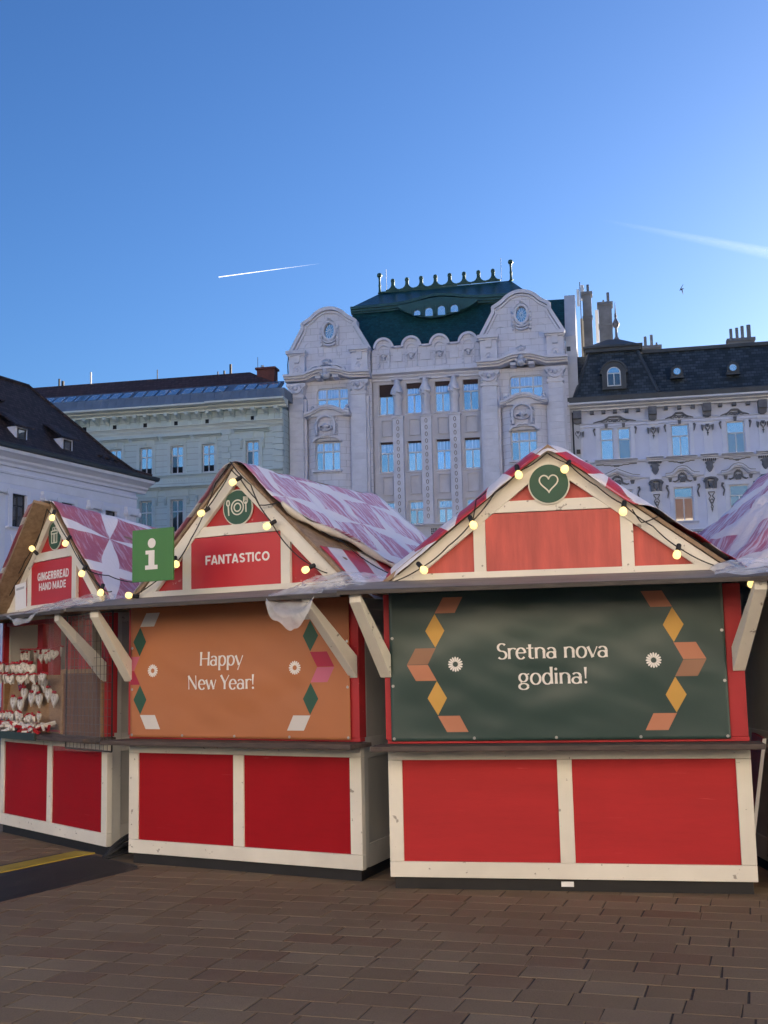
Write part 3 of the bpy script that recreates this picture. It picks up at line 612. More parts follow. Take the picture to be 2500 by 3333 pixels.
tp2 = make_tarp(S2, 'bleached pink and white tarpaulin peeling off the plate stall roof', T2, 1.14, 3.275, .09, 2.235, 2.1, .05, v0=lambda s: -.03 + 1.35 * ss(.36, 1.0, s) if s > 0 else -.02, v1=lambda s: 2.28, amp=.020, seed=4.1, smin=-.98, smax=1.06,
          curl=lambda s, d: (.055 + .03 * math.sin(s * 23)) * math.exp(-d / .09) * ss(.36, .5, s))
pts = []
for i in range(40):
    s_ = .37 + .66 * i / 39; full = 1.095 * 1.145 / 1.04; d_ = .062 + .022 * math.sin(s_ * 23) + .015 * NZ.noise(Vector((s_ * 9, 1, 2))); pts.append((1.14 + s_ * full + d_ * .70 - 1.14, -.03 + 1.35 * ss(.36, 1.0, s_) - .012 + .012 * math.sin(s_ * 31) - 1.05, 3.305 - s_ * 1.145 + d_ * .70 - 2.13))
MB().tube(pts, [.012 + .020 * abs(math.sin(i * .41)) * (1 if i < 36 else .4) for i in range(40)], 9).build('rolled_hem', pm('tarp_underside', (.62, .57, .49), .6, .15, 6, .3, 30), tp2, True)
make_tarp(S3, 'tarpaulin with a red and white edge folded over the heart stall gable', T3, 1.255, 3.165, .05, 2.49, 2.0, .058, v0=lambda s: -.075 + .16 * ss(.45, .6, s) + .25 * ss(-.86, -.97, s), amp=.012, lip=lambda s: .085 * (1 - ss(.42, .55, s)), seed=8.2, smin=-1.0, smax=1.0)
make_tarp(S4, 'bleached tarpaulin on the stall roof at the right picture edge', T4, 1.2, 3.25, .08, 2.32, 2.1, .08, v0=lambda s: -.04, v1=lambda s: 2.5, amp=.035, seed=12.6, smin=-1.04, smax=1.0, bulge=.10)
# loose second sheet under the peeled edge of the plate stall
def loose_flap():
    m = MB(); nu, nv = 30, 24; uv = []
    for j in range(nv + 1):
        for i in range(nu + 1):
            s = .66 + .40 * i / nu; q = j / nv; y = .02 + q * (1.15 - .25 * (1 - i / nu)); full = 1.095 * (3.275 - 2.13) / (3.275 - 2.235)
            d = .012 + .012 * NZ.noise(Vector((s * 9, y * 4, 3.3))) + .02 * ss(.95, 1.06, s)
            m.v.append((1.14 + s * full + d * .7, y, 3.305 - s * 1.145 + d * .7)); uv.append((y * .8, s * .5))
    for j in range(nv):
        for i in range(nu): a = j * (nu + 1) + i; m.f.append((a, a + 1, a + nu + 2, a + nu + 1))
    n = NT('striped_flap'); tc = n.n('TexCoord'); sp = n.n('SeparateXYZ'); n.l(tc.outputs['UV'], sp.inputs[0]); st = n.ramp(n.m('SINE', n.m('MULTIPLY', n.m('ADD', sp.outputs[0], n.m('MULTIPLY', sp.outputs[1], .8)), 17.0)), -.1, .1)
    n.l(n.mix(st, (.46, .04, .06), (.70, .67, .70)), n.b.inputs[0]); n.b.inputs['Roughness'].default_value = .4
    base = (2.0, .5, 2.2); o = S2.put(m, 'tarpaulin_sheet', n.mt, base, smooth=True); ul = o.data.uv_layers.new(name='UVMap')
    for lp in o.data.loops: ul.data[lp.index].uv = uv[lp.vertex_index]
    so = o.modifiers.new('cloth', 'SOLIDIFY'); so.thickness = .003
    tag(o, 'red and white striped loose sheet under the peeling tarpaulin', 'tarpaulin')
loose_flap()
# clear plastic sheets bunched on the canopies between the stalls
FILM = clearfilm('clear_film', .42, (.80, .82, .86), .16); FILM2 = clearfilm('clear_curtain', .17, (.40, .35, .33), .10)
def bunched_sheet(S, x0, x1, yf, label, drop, seed, zc=2.24, hgt=.07, depth=.45):
    m = MB(); nu, nv = 60, 34
    for j in range(nv + 1):
        for i in range(nu + 1):
            u, v = i / nu, j / nv; x = x0 + (x1 - x0) * u + .03 * NZ.noise(Vector((u * 6, v * 3, seed))); y = -.03 - v * depth
            z = zc - .19 * max(0, -y) + .012 + hgt * (math.sin(math.pi * u) ** .6) * (1 - v) * (.75 + .8 * abs(NZ.noise(Vector((u * 3.2, v * 2.2, seed))))) + .02 * NZ.noise(Vector((u * 5 + v * 4, v * 6 - u * 2, seed)))
            d = drop(u)
            if v > .74 and d: k = (v - .74) / .26; y = -.03 - .74 * depth - (.26 * depth + .0) * min(1, k * 2) - .06; z = zc - .10 - k * d + .04 * NZ.noise(Vector((u * 9, k * 3, seed)))
            m.v.append((x, y, z))
    for j in range(nv):
        for i in range(nu): a = j * (nu + 1) + i; m.f.append((a, a + 1, a + nu + 2, a + nu + 1))
    o = S.put(m, 'plastic_sheet', FILM, ((x0 + x1) / 2, -.2, zc - .1), smooth=True); tag(o, label, 'plastic sheet', 'clear plastic sheets')
bunched_sheet(S2, 1.80, 2.62, -.3, 'crumpled clear plastic sheet hanging between the plate stall and heart stall', lambda u: .26 * math.sin(math.pi * min(1, u / .55)) ** .7 if u < .55 else 0, 3.0, hgt=.10)
bunched_sheet(S1, 1.35, 2.75, -.3, 'clear plastic sheet lying along the gingerbread stall canopy', lambda u: .10 * math.sin(math.pi * min(1, u / .5)) if u < .5 else 0, 9.0, hgt=.05)
bunched_sheet(S3, 2.36, 2.92, -.3, 'white plastic sheet bunched at the right end of the heart stall canopy', lambda u: 0, 15.0, hgt=.06)
# festoon lights along the gables
y_ = -.06
string_lights(S3, 'bulb string along the heart stall gable', [[(.0, y_, 2.20), (.31, y_, 2.325), (.50, y_, 2.47), (.695, y_, 2.655), (.86, y_ - .02, 2.85), (1.04, y_, 3.0), (1.25, y_, 3.125), (1.40, y_, 3.04), (1.60, y_, 2.86), (1.78, y_, 2.72), (1.98, y_, 2.55), (2.15, y_, 2.39), (2.44, y_, 2.235)],
    [(.69, y_, 2.66), (.72, -.09, 2.80), (.80, -.1, 2.86)], [(1.84, y_, 2.68), (1.90, -.07, 2.58), (2.02, -.07, 2.62)]],
    [(.321, -.1, 2.295, .55, -.6), (.697, -.1, 2.61, .35, -.8), (1.041, -.1, 2.965, .2, -.9), (1.374, -.1, 2.99, -.35, -.6), (1.775, -.1, 2.66, -.15, -.9), (2.132, -.1, 2.335, -.25, -.9), (2.60, -.35, 2.10, -.35, -.8)])
string_lights(S2, 'bulb string along the plate stall gable', [[(.0, y_, 2.20), (.10, y_, 2.25), (.59, y_, 2.53), (.72, y_, 2.70), (.87, y_, 2.93), (1.0, y_, 3.06), (1.14, y_, 3.24), (1.22, y_, 3.17), (1.38, y_, 2.98), (1.53, y_, 2.78), (1.70, y_, 2.56), (1.90, y_, 2.41), (2.06, y_, 2.33)],
    [(.86, y_, 2.92), (1.0, -.09, 3.14), (1.15, -.09, 3.30), (1.35, -.08, 3.09), (1.42, -.07, 2.93)], [(1.42, y_, 2.92), (1.60, -.05, 2.93), (1.75, .1, 2.80), (1.95, .35, 2.62), (2.2, .7, 2.36)]],
    [(1.180, -.1, 3.125, -.6, -.4), (.853, -.1, 2.895, -.3, -.3), (1.519, -.1, 2.735, -.6, -.4), (.592, -.1, 2.485, .4, -.7), (1.884, -.1, 2.362, -.6, -.35), (.071, -.1, 2.25, -.5, .1)])
string_lights(S1, 'bulb string along the gingerbread stall gable', [[(.05, y_, 2.28), (.45, y_, 2.52), (.90, y_, 2.84), (1.16, y_, 3.20), (1.35, y_, 3.10), (1.66, y_, 2.84), (2.01, y_, 2.55), (2.38, y_, 2.33), (2.6, -.1, 2.30)], [(1.0, y_, 2.97), (.75, -.1, 2.72), (.45, -.05, 2.60)], [(1.85, y_, 2.69), (2.1, -.07, 2.52), (2.25, .05, 2.47), (2.45, .2, 2.4)]],
    [(1.365, -.1, 3.085, .1, -.9), (1.664, -.1, 2.81, -.35, -.7), (.914, -.1, 2.83, -.35, .5), (2.013, -.1, 2.498, -.25, -.8), (2.391, -.1, 2.30, .1, -.9), (.33, -.42, 2.02, .1, -.9)])
# information sign
def info_sign():
    x0, x1, z0, z1 = .463, .888, 2.317, 2.742; cx = (x0 + x1) / 2
    t = S2.root('information_sign', 'square green sign with a white letter i above the canopy', 'sign', (cx, -.47, 2.17)); q = lambda m: setattr(m, 'v', [(a - cx, b + .47, c - 2.17) for a, b, c in m.v]) or m
    q(MB().box(x0, x1, -.50, -.482, z0, z1)).build('sign_plate', pm('info_green', (.055, .20, .05), .4, .04, 1, 0), t, bevel=.002)
    q(MB().box(x0 + .03, x0 + .055, -.481, -.02, 2.47, 2.495)).build('bracket', STEEL, t); q(MB().box(x0 + .01, x0 + .12, -.4815, -.472, 2.40, 2.57)).build('bracket_plate', STEEL, t)
    m = MB().lathe([(.01, 0), (.040, 0), (.040, .002), (.01, .002)], (.670, -.5035, 2.626), 26, 'y')
    m.prism([(.606, 2.568), (.698, 2.568), (.698, 2.447), (.731, 2.447), (.731, 2.413), (.603, 2.413), (.603, 2.447), (.638, 2.447), (.638, 2.537), (.606, 2.537)], -.5035, -.5005)
    q(m).build('letter', WHITEV, t)
info_sign()
# small poster taped to the gingerbread stall canopy
p = MB().box(0, .235, 0, .003, 0, .235).build('poster', pm('poster_paper', (.82, .81, .80), .6, .05, 5, 0)); p.location = S1.w(1.57, -.535, 2.175); p.rotation_euler = (0, R(-4), S1.a)
tag(p, 'white paper poster taped to the gingerbread stall canopy', 'poster')
box('poster_border', pm('poster_grey', (.45, .45, .46), .6, .1, 30, 0), p, .03, .205, -.0015, -.0005, .18, .2)
# cable ramp with a yellow lid
def cable_ramp():
    A = Vector((-2.78, 8.57)); B = Vector((-2.20, 9.72)); dirv = Vector((math.sin(R(-26)), math.cos(R(-26))))
    t = thing('cable_ramp', 'black rubber cable ramp with a yellow lid on the paving', 'cable ramp', (-2.76, 9.98, 0), R(60.5))
    L0, L1 = -2.6, .22
    MB().prof([(-.68, .0), (.52, .0), (.48, .014), (.20, .075), (-.22, .075), (-.62, .014)], L0, L1).build('ramp_body', pm('ramp_rubber', (.032, .030, .029), .7, .25, 4, .5, 60, grime=.3), t)
    MB().prof([(-.10, .073), (.13, .073), (.125, .083), (-.095, .083)], L0 + .01, L1 + .10).build('lid', pm('ramp_yellow', (.42, .30, .035), .6, .25, 3, .4, 40, grime=.5), t)
    MB().plan([(L1 - .001, -.66), (L1 + .05, -.58), (L1 + .26, .10), (L1 - .001, .48)], 0, .022).build('end_flap', MATS['ramp_rubber'], t)
cable_ramp()
def ground_cables():
    t = thing('power_cables', 'bundle of black power cables running between two stalls', 'cable', tuple(S1.w(2.40, -.05, 0)), 0)
    b = S1.w(2.40, -.05, 0); rg = random.Random(5)
    for k in range(9):
        pts = []; e = rg.uniform(-.03, .03); h = .05 + .018 * k
        for i in range(15):
            q = i / 14; P = Vector((-2.42, 10.18, 0)).lerp(Vector((-1.95, 10.55, 0)), q) + Vector((e * (k % 3), rg.uniform(-.004, .004) + .012 * k, .015 + h * math.sin(math.pi * min(1, .15 + q * .8)) ** 1.3)); pts.append(P - b)
        MB().tube(pts, .013, 7).build('cable', BLACK, t, True)
ground_cables()
# folded red panel leaning between the heart stall and its neighbour
t = S3.root('leaning_panel', 'thin red panel with a white edge leaning between the two right stalls', 'panel', (2.60, .30, 0))
MB().prism([(-.095, .01), (-.075, .01), (.100, 1.03), (.080, 1.03)], .012, .75).build('board', REDB2, t); MB().prism([(-.097, .01), (-.073, .01), (.102, 1.03), (.078, 1.03)], -.01, .0118).build('edge_strip', WHITEV, t)
tg = MB().box(1.225, 1.312, .018, .0295, .032, .066).build('paper_label', MATS['poster_paper'], None); tg.location = (0, 0, 0); tg.matrix_world = S3.M; tag(tg, 'small white paper label on the black plinth of the heart stall', 'label')

# ================================================================== gingerbread stall interior and goods
TAN = wood('tan_display_board', (.36, .215, .105), (.22, .125, .058), (2, 2, 6)); BROWN = pm('brown_felt', (.15, .07, .045), .9, .15, 3, .2, 80)
ICING = pm('white_icing', (.72, .69, .63), .5, .15, 20, .4, 80); ICER = pm('red_icing', (.42, .02, .03), .4, .2, 20, .3, 60); ICEG = pm('pale_icing', (.50, .46, .42), .5, .2, 20, .3, 60); BLUEI = pm('blue_icing', (.03, .04, .22), .4, .2, 20, .3, 60); FOILW = pm('clear_wrap', (.62, .58, .56), .15, .3, 25, .8, 40, spec=.9, bd=.01)
d = S1.root('display_board', 'tan wooden display board on the gingerbread counter', 'board', (.75, .05, 1.033))
MB().add([(-.68, -.05, 0), (.62, -.05, 0), (.62, .03, .55), (-.68, .03, .55), (-.68, -.03, 0), (.62, -.03, 0), (.62, .05, .55), (-.68, .05, .55)], [(0, 1, 2, 3), (7, 6, 5, 4), (0, 4, 5, 1), (1, 5, 6, 2), (2, 6, 7, 3), (3, 7, 4, 0)]).build('board', TAN, d)
MB().box(-.72, -.681, -.05, .04, 0, .57).build('side_strip', TAN, d)
nb = S1.root('notice_board', 'brown felt board in a tan frame on the gingerbread counter', 'board', (1.87, .0, 1.033)); 
box('felt', BROWN, nb, -.38, .38, -.01, .01, -.03, .56)
for a in ((-.42, -.381, -.07, .60), (.381, .42, -.07, .60)): box('frame_strip', TAN, nb, a[0], a[1], -.025, .02, a[2], a[3], .003)
for a in ((-.07, -.031), (.561, .60)): box('frame_strip', TAN, nb, -.3805, .3805, -.0245, .02, a[0], a[1], .003)
box('grey_back_wall', pm('pale_inner_wall', (.42, .40, .36), .7, .15, 2, .1), t1, .35, 2.0, 1.25, 1.28, 1.03, 2.15)
for x in (.36, .62, 1.02, 1.30): box('inner_post', REDP, t1, x, x + .13, .22, .30, 1.03, 2.12, .004)
box('inner_shelf', TAN, t1, .3, 2.1, .6, 1.2, 1.32, 1.35)
box('counter_board', pm('dark_green_board', (.035, .055, .050), .5, .1, 3, .1), t1, -.10, 1.48, -.295, -.272, .985, 1.052, .002)
# hearts
def heart_pts(k): return [(k * (16 * math.sin(a) ** 3) / 16, k * (13 * math.cos(a) - 5 * math.cos(2 * a) - 2 * math.cos(3 * a) - math.cos(4 * a)) / 15) for a in [2 * math.pi * i / 28 for i in range(28)]]
HM = {}
def heart_mesh(k, mat, mat2):
    key = (k, mat.name)
    if key not in HM:
        b = MB().prism(heart_pts(k), -.008, .008).mesh('gingerbread_heart', mat)
        d_ = MB(); d_.stroke(heart_pts(k * .80) + [heart_pts(k * .80)[0]], k * .10, -.0105, -.0082); d_.blob((0, -.009, 0), k * .22, .005, k * .2, 8, 4); bw = MB().blob((-k * .26, -.004, k * 1.02), k * .30, .014, k * .20, 8, 4); bw.blob((k * .26, -.004, k * 1.02), k * .30, .014, k * .20, 8, 4)
        HM[key] = (b, d_.mesh('icing', mat2 if mat2 is not ICER else ICEG), bw.mesh('bow', ICER))
    return HM[key]
def heart(x, y, z, k, label, group, mat=ICING, mat2=ICER, tilt=0.0, yawo=0.0):
    b, i, w_ = heart_mesh(k, mat, mat2); o = ob('gingerbread_heart', b, loc=S1.w(x, y, z), rot=(0, tilt, S1.a + yawo)); ob('icing', i, o); ob('bow', w_, o); tag(o, label, 'gingerbread', group); return o
rg = random.Random(11)
for (x, z) in ((.37, 1.31), (.60, 1.40), (.84, 1.44), (1.03, 1.49), (.55, 1.29), (.79, 1.355), (.97, 1.345), (1.16, 1.40), (1.31, 1.35)):
    heart(x, -.055 + (z - 1.033) * .145 - .012, z, .070, 'white iced gingerbread heart hung on the display board', 'hearts on the display board', tilt=rg.uniform(-.25, .25))
heart(.50, -.012, 1.49, .058, 'blue and red gingerbread heart on the display board', None, ICER, BLUEI, .3)
for i in range(11): heart(.06 + i * .085, -.10 + rg.uniform(-.02, .02), 1.66 + rg.uniform(-.015, .015), .054, 'white gingerbread heart in the upper hanging row', 'hearts in the upper hanging row', tilt=rg.uniform(-.2, .2), yawo=rg.uniform(-.9, .9))
for i in range(13): heart(.32 + i * .083, -.14 + rg.uniform(-.02, .02), 1.555 + rg.uniform(-.01, .01), .048, 'white gingerbread heart in the lower hanging row', 'hearts in the lower hanging row', tilt=rg.uniform(-.2, .2), yawo=rg.uniform(-.9, .9))
for i in range(12): heart(.02 + i * .092, .16 + rg.uniform(-.03, .03), 1.80 + rg.uniform(-.05, .05), .05, 'white gingerbread heart hanging deep inside the stall', 'hearts hanging inside the stall', tilt=rg.uniform(-.2, .2), yawo=rg.uniform(-.6, .6))
for i in range(15): heart(.10 + i * .088, -.17 + rg.uniform(-.02, .02), 1.17 + rg.uniform(-.02, .03), .045, 'white gingerbread heart leaning on the sweets heap', 'hearts on the sweets heap', tilt=rg.uniform(-.5, .5), yawo=rg.uniform(-.7, .7))
for i in range(22): heart(.34 + i * .08, .80 + rg.uniform(-.15, .15), 1.41 + rg.uniform(-.01, .02), .055, 'white gingerbread heart standing on the inner shelf', 'hearts on the inner shelf', tilt=rg.uniform(-.3, .3), yawo=rg.uniform(-.5, .5))
for nm, a, b, z, y in (('inner', -.02, 1.10, 1.86, .16), ('upper', .0, .98, 1.715, -.10), ('lower', .27, 1.42, 1.605, -.14)):
    o = S1.put(MB().tube([(a + (b - a) * i / 10, y, z - .012 * math.sin(math.pi * i / 10)) for i in range(11)], .008, 6), 'hanging_cord', ICER, (a, y, z), smooth=True); tag(o, 'red ribbon cord carrying the %s row of gingerbread hearts' % nm, 'cord')
PK = [MB().blob((0, 0, .02), .055, .028, .022, 9, 5).mesh('sweet_packet', FOILW, True), MB().prism([(-.07, -.012), (.06, -.016), (.075, .01), (-.06, .014)], -.012, .012).mesh('sweet_packet', ICER), MB().prism([(-.06, -.018), (.06, -.012), (.055, .018), (-.065, .012)], -.01, .01).mesh('sweet_packet', ICING)]
for i in range(64):
    k = rg.choice((0, 0, 1, 2)); x = rg.uniform(-.06, 1.40); y = rg.uniform(-.25, -.09); 
    o = ob('sweet_packet', PK[k], loc=S1.w(x, y, 1.05 + .10 * ((y + .25) / .16) * rg.uniform(.5, 1.0)), rot=(rg.uniform(-.7, .7), rg.uniform(-.6, .6), S1.a + rg.uniform(-1.5, 1.5)))
    tag(o, ('shiny clear wrapped sweet in the heap on the gingerbread counter', 'red wrapped stick in the heap on the gingerbread counter', 'white iced stick in the heap on the gingerbread counter')[k], 'sweet', 'sweets heaped on the gingerbread counter')
# wire grid panel and clear curtain at the right end of the gingerbread stall
def wire_grid():
    t = S1.root('wire_grid', 'black wire grid panel beside the gingerbread stall', 'grid', (2.09, -.13, .98)); m = MB()
    for i in range(13): x = -.28 + i * .0725; m.box(x - .0016, x + .0016, -.002, .002, -.05, 1.14)
    for j in range(17): z = -.05 + j * .0725; m.box(-.29, .60, -.005, -.0022, z - .0016, z + .0016)
    m.build('wires', pm('dull_wire', (.10, .095, .09), .5, .1, 3, 0), t)
    m = MB().box(-.295, -.285, -.006, .004, -.055, 1.145); m.box(.595, .605, -.006, .004, -.055, 1.145); m.box(-.285, .595, -.006, .004, -.062, -.053); m.box(-.285, .595, -.006, .004, 1.14, 1.149); m.build('grid_frame', BLACK, t)
wire_grid()
m = MB(); nu, nv = 40, 40
for j in range(nv + 1):
    for i in range(nu + 1):
        u, v = i / nu, j / nv; m.v.append((1.72 + .98 * u, -.22 - .10 * v + .02 * NZ.noise(Vector((u * 5, v * 2, 2))) + .006 * math.sin(u * 30), .90 + 1.25 * v + .03 * u * (1 - v)))
for j in range(nv):
    for i in range(nu): a = j * (nu + 1) + i; m.f.append((a, a + 1, a + nu + 2, a + nu + 1))
o = S1.put(m, 'plastic_curtain', FILM2, (2.2, -.22, .9), smooth=True); tag(o, 'clear plastic curtain hanging in front of the brown notice board', 'plastic sheet', 'clear plastic sheets')
LAMP = emit('white_tube', (1.0, .86, .66), 6.0)
for x, y, z, lab in ((.95, .75, 1.98, 'small lit tube lamp inside the gingerbread stall, left one'), (1.80, .55, 2.02, 'lit tube lamp inside the gingerbread stall behind the curtain')):
    l_ = S1.root('tube_lamp', lab, 'lamp', (x, y, z)); MB().tube([(-.14, 0, 0), (.14, 0, 0)], .013, 10).build('lamp_tube', LAMP, l_); box('lamp_housing', STEEL, l_, -.16, .16, -.02, .02, .016, .04)
# ================================================================== buildings
CURT = pm('curtain_white', (.55, .55, .58), .8, .25, 2.5, .3, 6, streak=(9, 1, .6)); DARKIN = pm('dark_room', (.012, .013, .016), .9, .3, 2, 0)
PANE = glassy('pane_sky'); PANEC = pleated('pane_curtain'); PANEC2 = pleated('pane_curtain_dim', .6); PANE2 = glassy('pane_dim', mixf=.45, base=(.06, .065, .08)); PANED = glassy('pane_dark', mixf=.10, base=(.02, .021, .025)); PANEB = glassy('pane_blind', mixf=.22, base=(.20, .115, .075)); PANEG = glassy('pane_grey_blind', mixf=.25, base=(.16, .19, .22))
WFRAME = pm('white_window_frame', (.66, .66, .67), .5, .05, 3, 0); DFRAME = pm('dark_window_frame', (.045, .04, .04), .5, .1, 3, 0); BLIND = pm('brown_roller_blind', (.055, .030, .026), .7, .2, 3, .3, 60, streak=(1, 1, 20))
LEAD = pm('lead_sheet', (.17, .21, .27), .45, .2, 1.2, .15, 12, grime=.25); DGUT = pm('dark_gutter', (.03, .034, .04), .5, .2, 2, .1)
def wall(mb, x0, x1, z0, z1, holes, y=0.0, depth=.30, yf=None):
    """front wall sheet with openings and their reveals; yf(x) bends it"""
    yf = yf or (lambda x: y)
    xs = sorted({x0, x1, *[h[0] for h in holes], *[h[1] for h in holes]}); zs = sorted({z0, z1, *[h[2] for h in holes], *[h[3] for h in holes]})
    for a, b in zip(xs, xs[1:]):
        for c, d in zip(zs, zs[1:]):
            mx, mz = (a + b) / 2, (c + d) / 2
            if any(h[0] < mx < h[1] and h[2] < mz < h[3] for h in holes): continue
            n = 1 if yf(a) == yf(b) == yf(mx) else 6
            for i in range(n):
                p, q = a + (b - a) * i / n, a + (b - a) * (i + 1) / n; mb.add([(p, yf(p), c), (q, yf(q), c), (q, yf(q), d), (p, yf(p), d)], [(0, 1, 2, 3)])
    for a, b, c, d in holes:
        ya, yb = yf(a), yf(b)
        mb.add([(a, ya, c), (a, ya, d), (a, ya + depth, d), (a, ya + depth, c)], [(0, 1, 2, 3)]); mb.add([(b, yb, c), (b, yb + depth, c), (b, yb + depth, d), (b, yb, d)], [(0, 1, 2, 3)])
        mb.add([(a, ya, d), (b, yb, d), (b, yb + depth, d), (a, ya + depth, d)], [(0, 1, 2, 3)]); mb.add([(a, ya, c), (a, ya + depth, c), (b, yb + depth, c), (b, yb, c)], [(0, 1, 2, 3)])
    return mb
WCACHE = {}
def window(parent, x0, x1, z0, z1, y, bars=(.5,), tr=.64, frame=WFRAME, pane=PANE, upane=None, fw=.07, label=None, panes=None, lowbars=None, curtain=True, uppermull=()):
    """casement: outer frame, mullions at fractions `bars`, transom at fraction tr; each light has its own pane"""
    W, H = x1 - x0, z1 - z0; lowbars = bars if lowbars is None else lowbars; key = (round(W, 3), round(H, 3), bars, tr, frame.name, pane.name, fw, lowbars, upane.name if upane else '', tuple(panes.items()) if panes else 0, uppermull)
    if key not in WCACHE:
        m = MB(); m.box(0, fw, 0, .07, 0, H); m.box(W - fw, W, 0, .07, 0, H); m.box(fw, W - fw, 0, .07, 0, fw); m.box(fw, W - fw, 0, .07, H - fw, H)
        zt = H * tr if tr else None; segs = [(fw, H - fw, bars, 'a')]
        if zt:
            m.box(fw, W - fw, -.012, .07, zt - fw * .55, zt + fw * .55); segs = [(fw, zt - fw * .55, lowbars, 'l'), (zt + fw * .55, H - fw, bars, 'u')]
        pl = []; g = 0
        for c, d, bb, tg_ in segs:
            ed = [fw] + [v for b in bb for v in (W * b - fw * .5, W * b + fw * .5)] + [W - fw]
            for b in bb: m.box(W * b - fw * .5, W * b + fw * .5, -.006, .065, c, d)
            for i in range(0, len(ed), 2):
                mt = upane if (upane and tg_ == 'u') else pane
                if panes and g in panes: mt = MATS[panes[g]]
                pl.append(MB().box(ed[i], ed[i + 1], .035, .045, c, d).mesh('pane', mt)); g += 1
                if tg_ == 'u':
                    for f in uppermull: xx = ed[i] + (ed[i + 1] - ed[i]) * f; m.box(xx - .012, xx + .012, .02, .034, c, d)
        WCACHE[key] = (m.mesh('window', frame), pl)
    fm, pl = WCACHE[key]; o = ob('window', fm, parent, loc=(x0, y, z0), label=label)
    for p in pl: ob('pane', p, o)
    return o
def part(mb, name, mat, parent, **kw): return mb.build(name, mat, parent, **kw)
def moulding(parent, name, mat, pts, x0, x1, ret=None): return MB().prof(pts, x0, x1).build(name, mat, parent)
def cornice_prof(z0, z1, out, y=0.0):
    h = z1 - z0; return [(y + .05, z0), (y - out * .35, z0), (y - out * .35, z0 + h * .22), (y - out * .6, z0 + h * .42), (y - out * .6, z0 + h * .55), (y - out * .92, z0 + h * .68), (y - out, z0 + h * .72), (y - out, z0 + h * .96), (y - out * .9, z1), (y + .05, z1)]

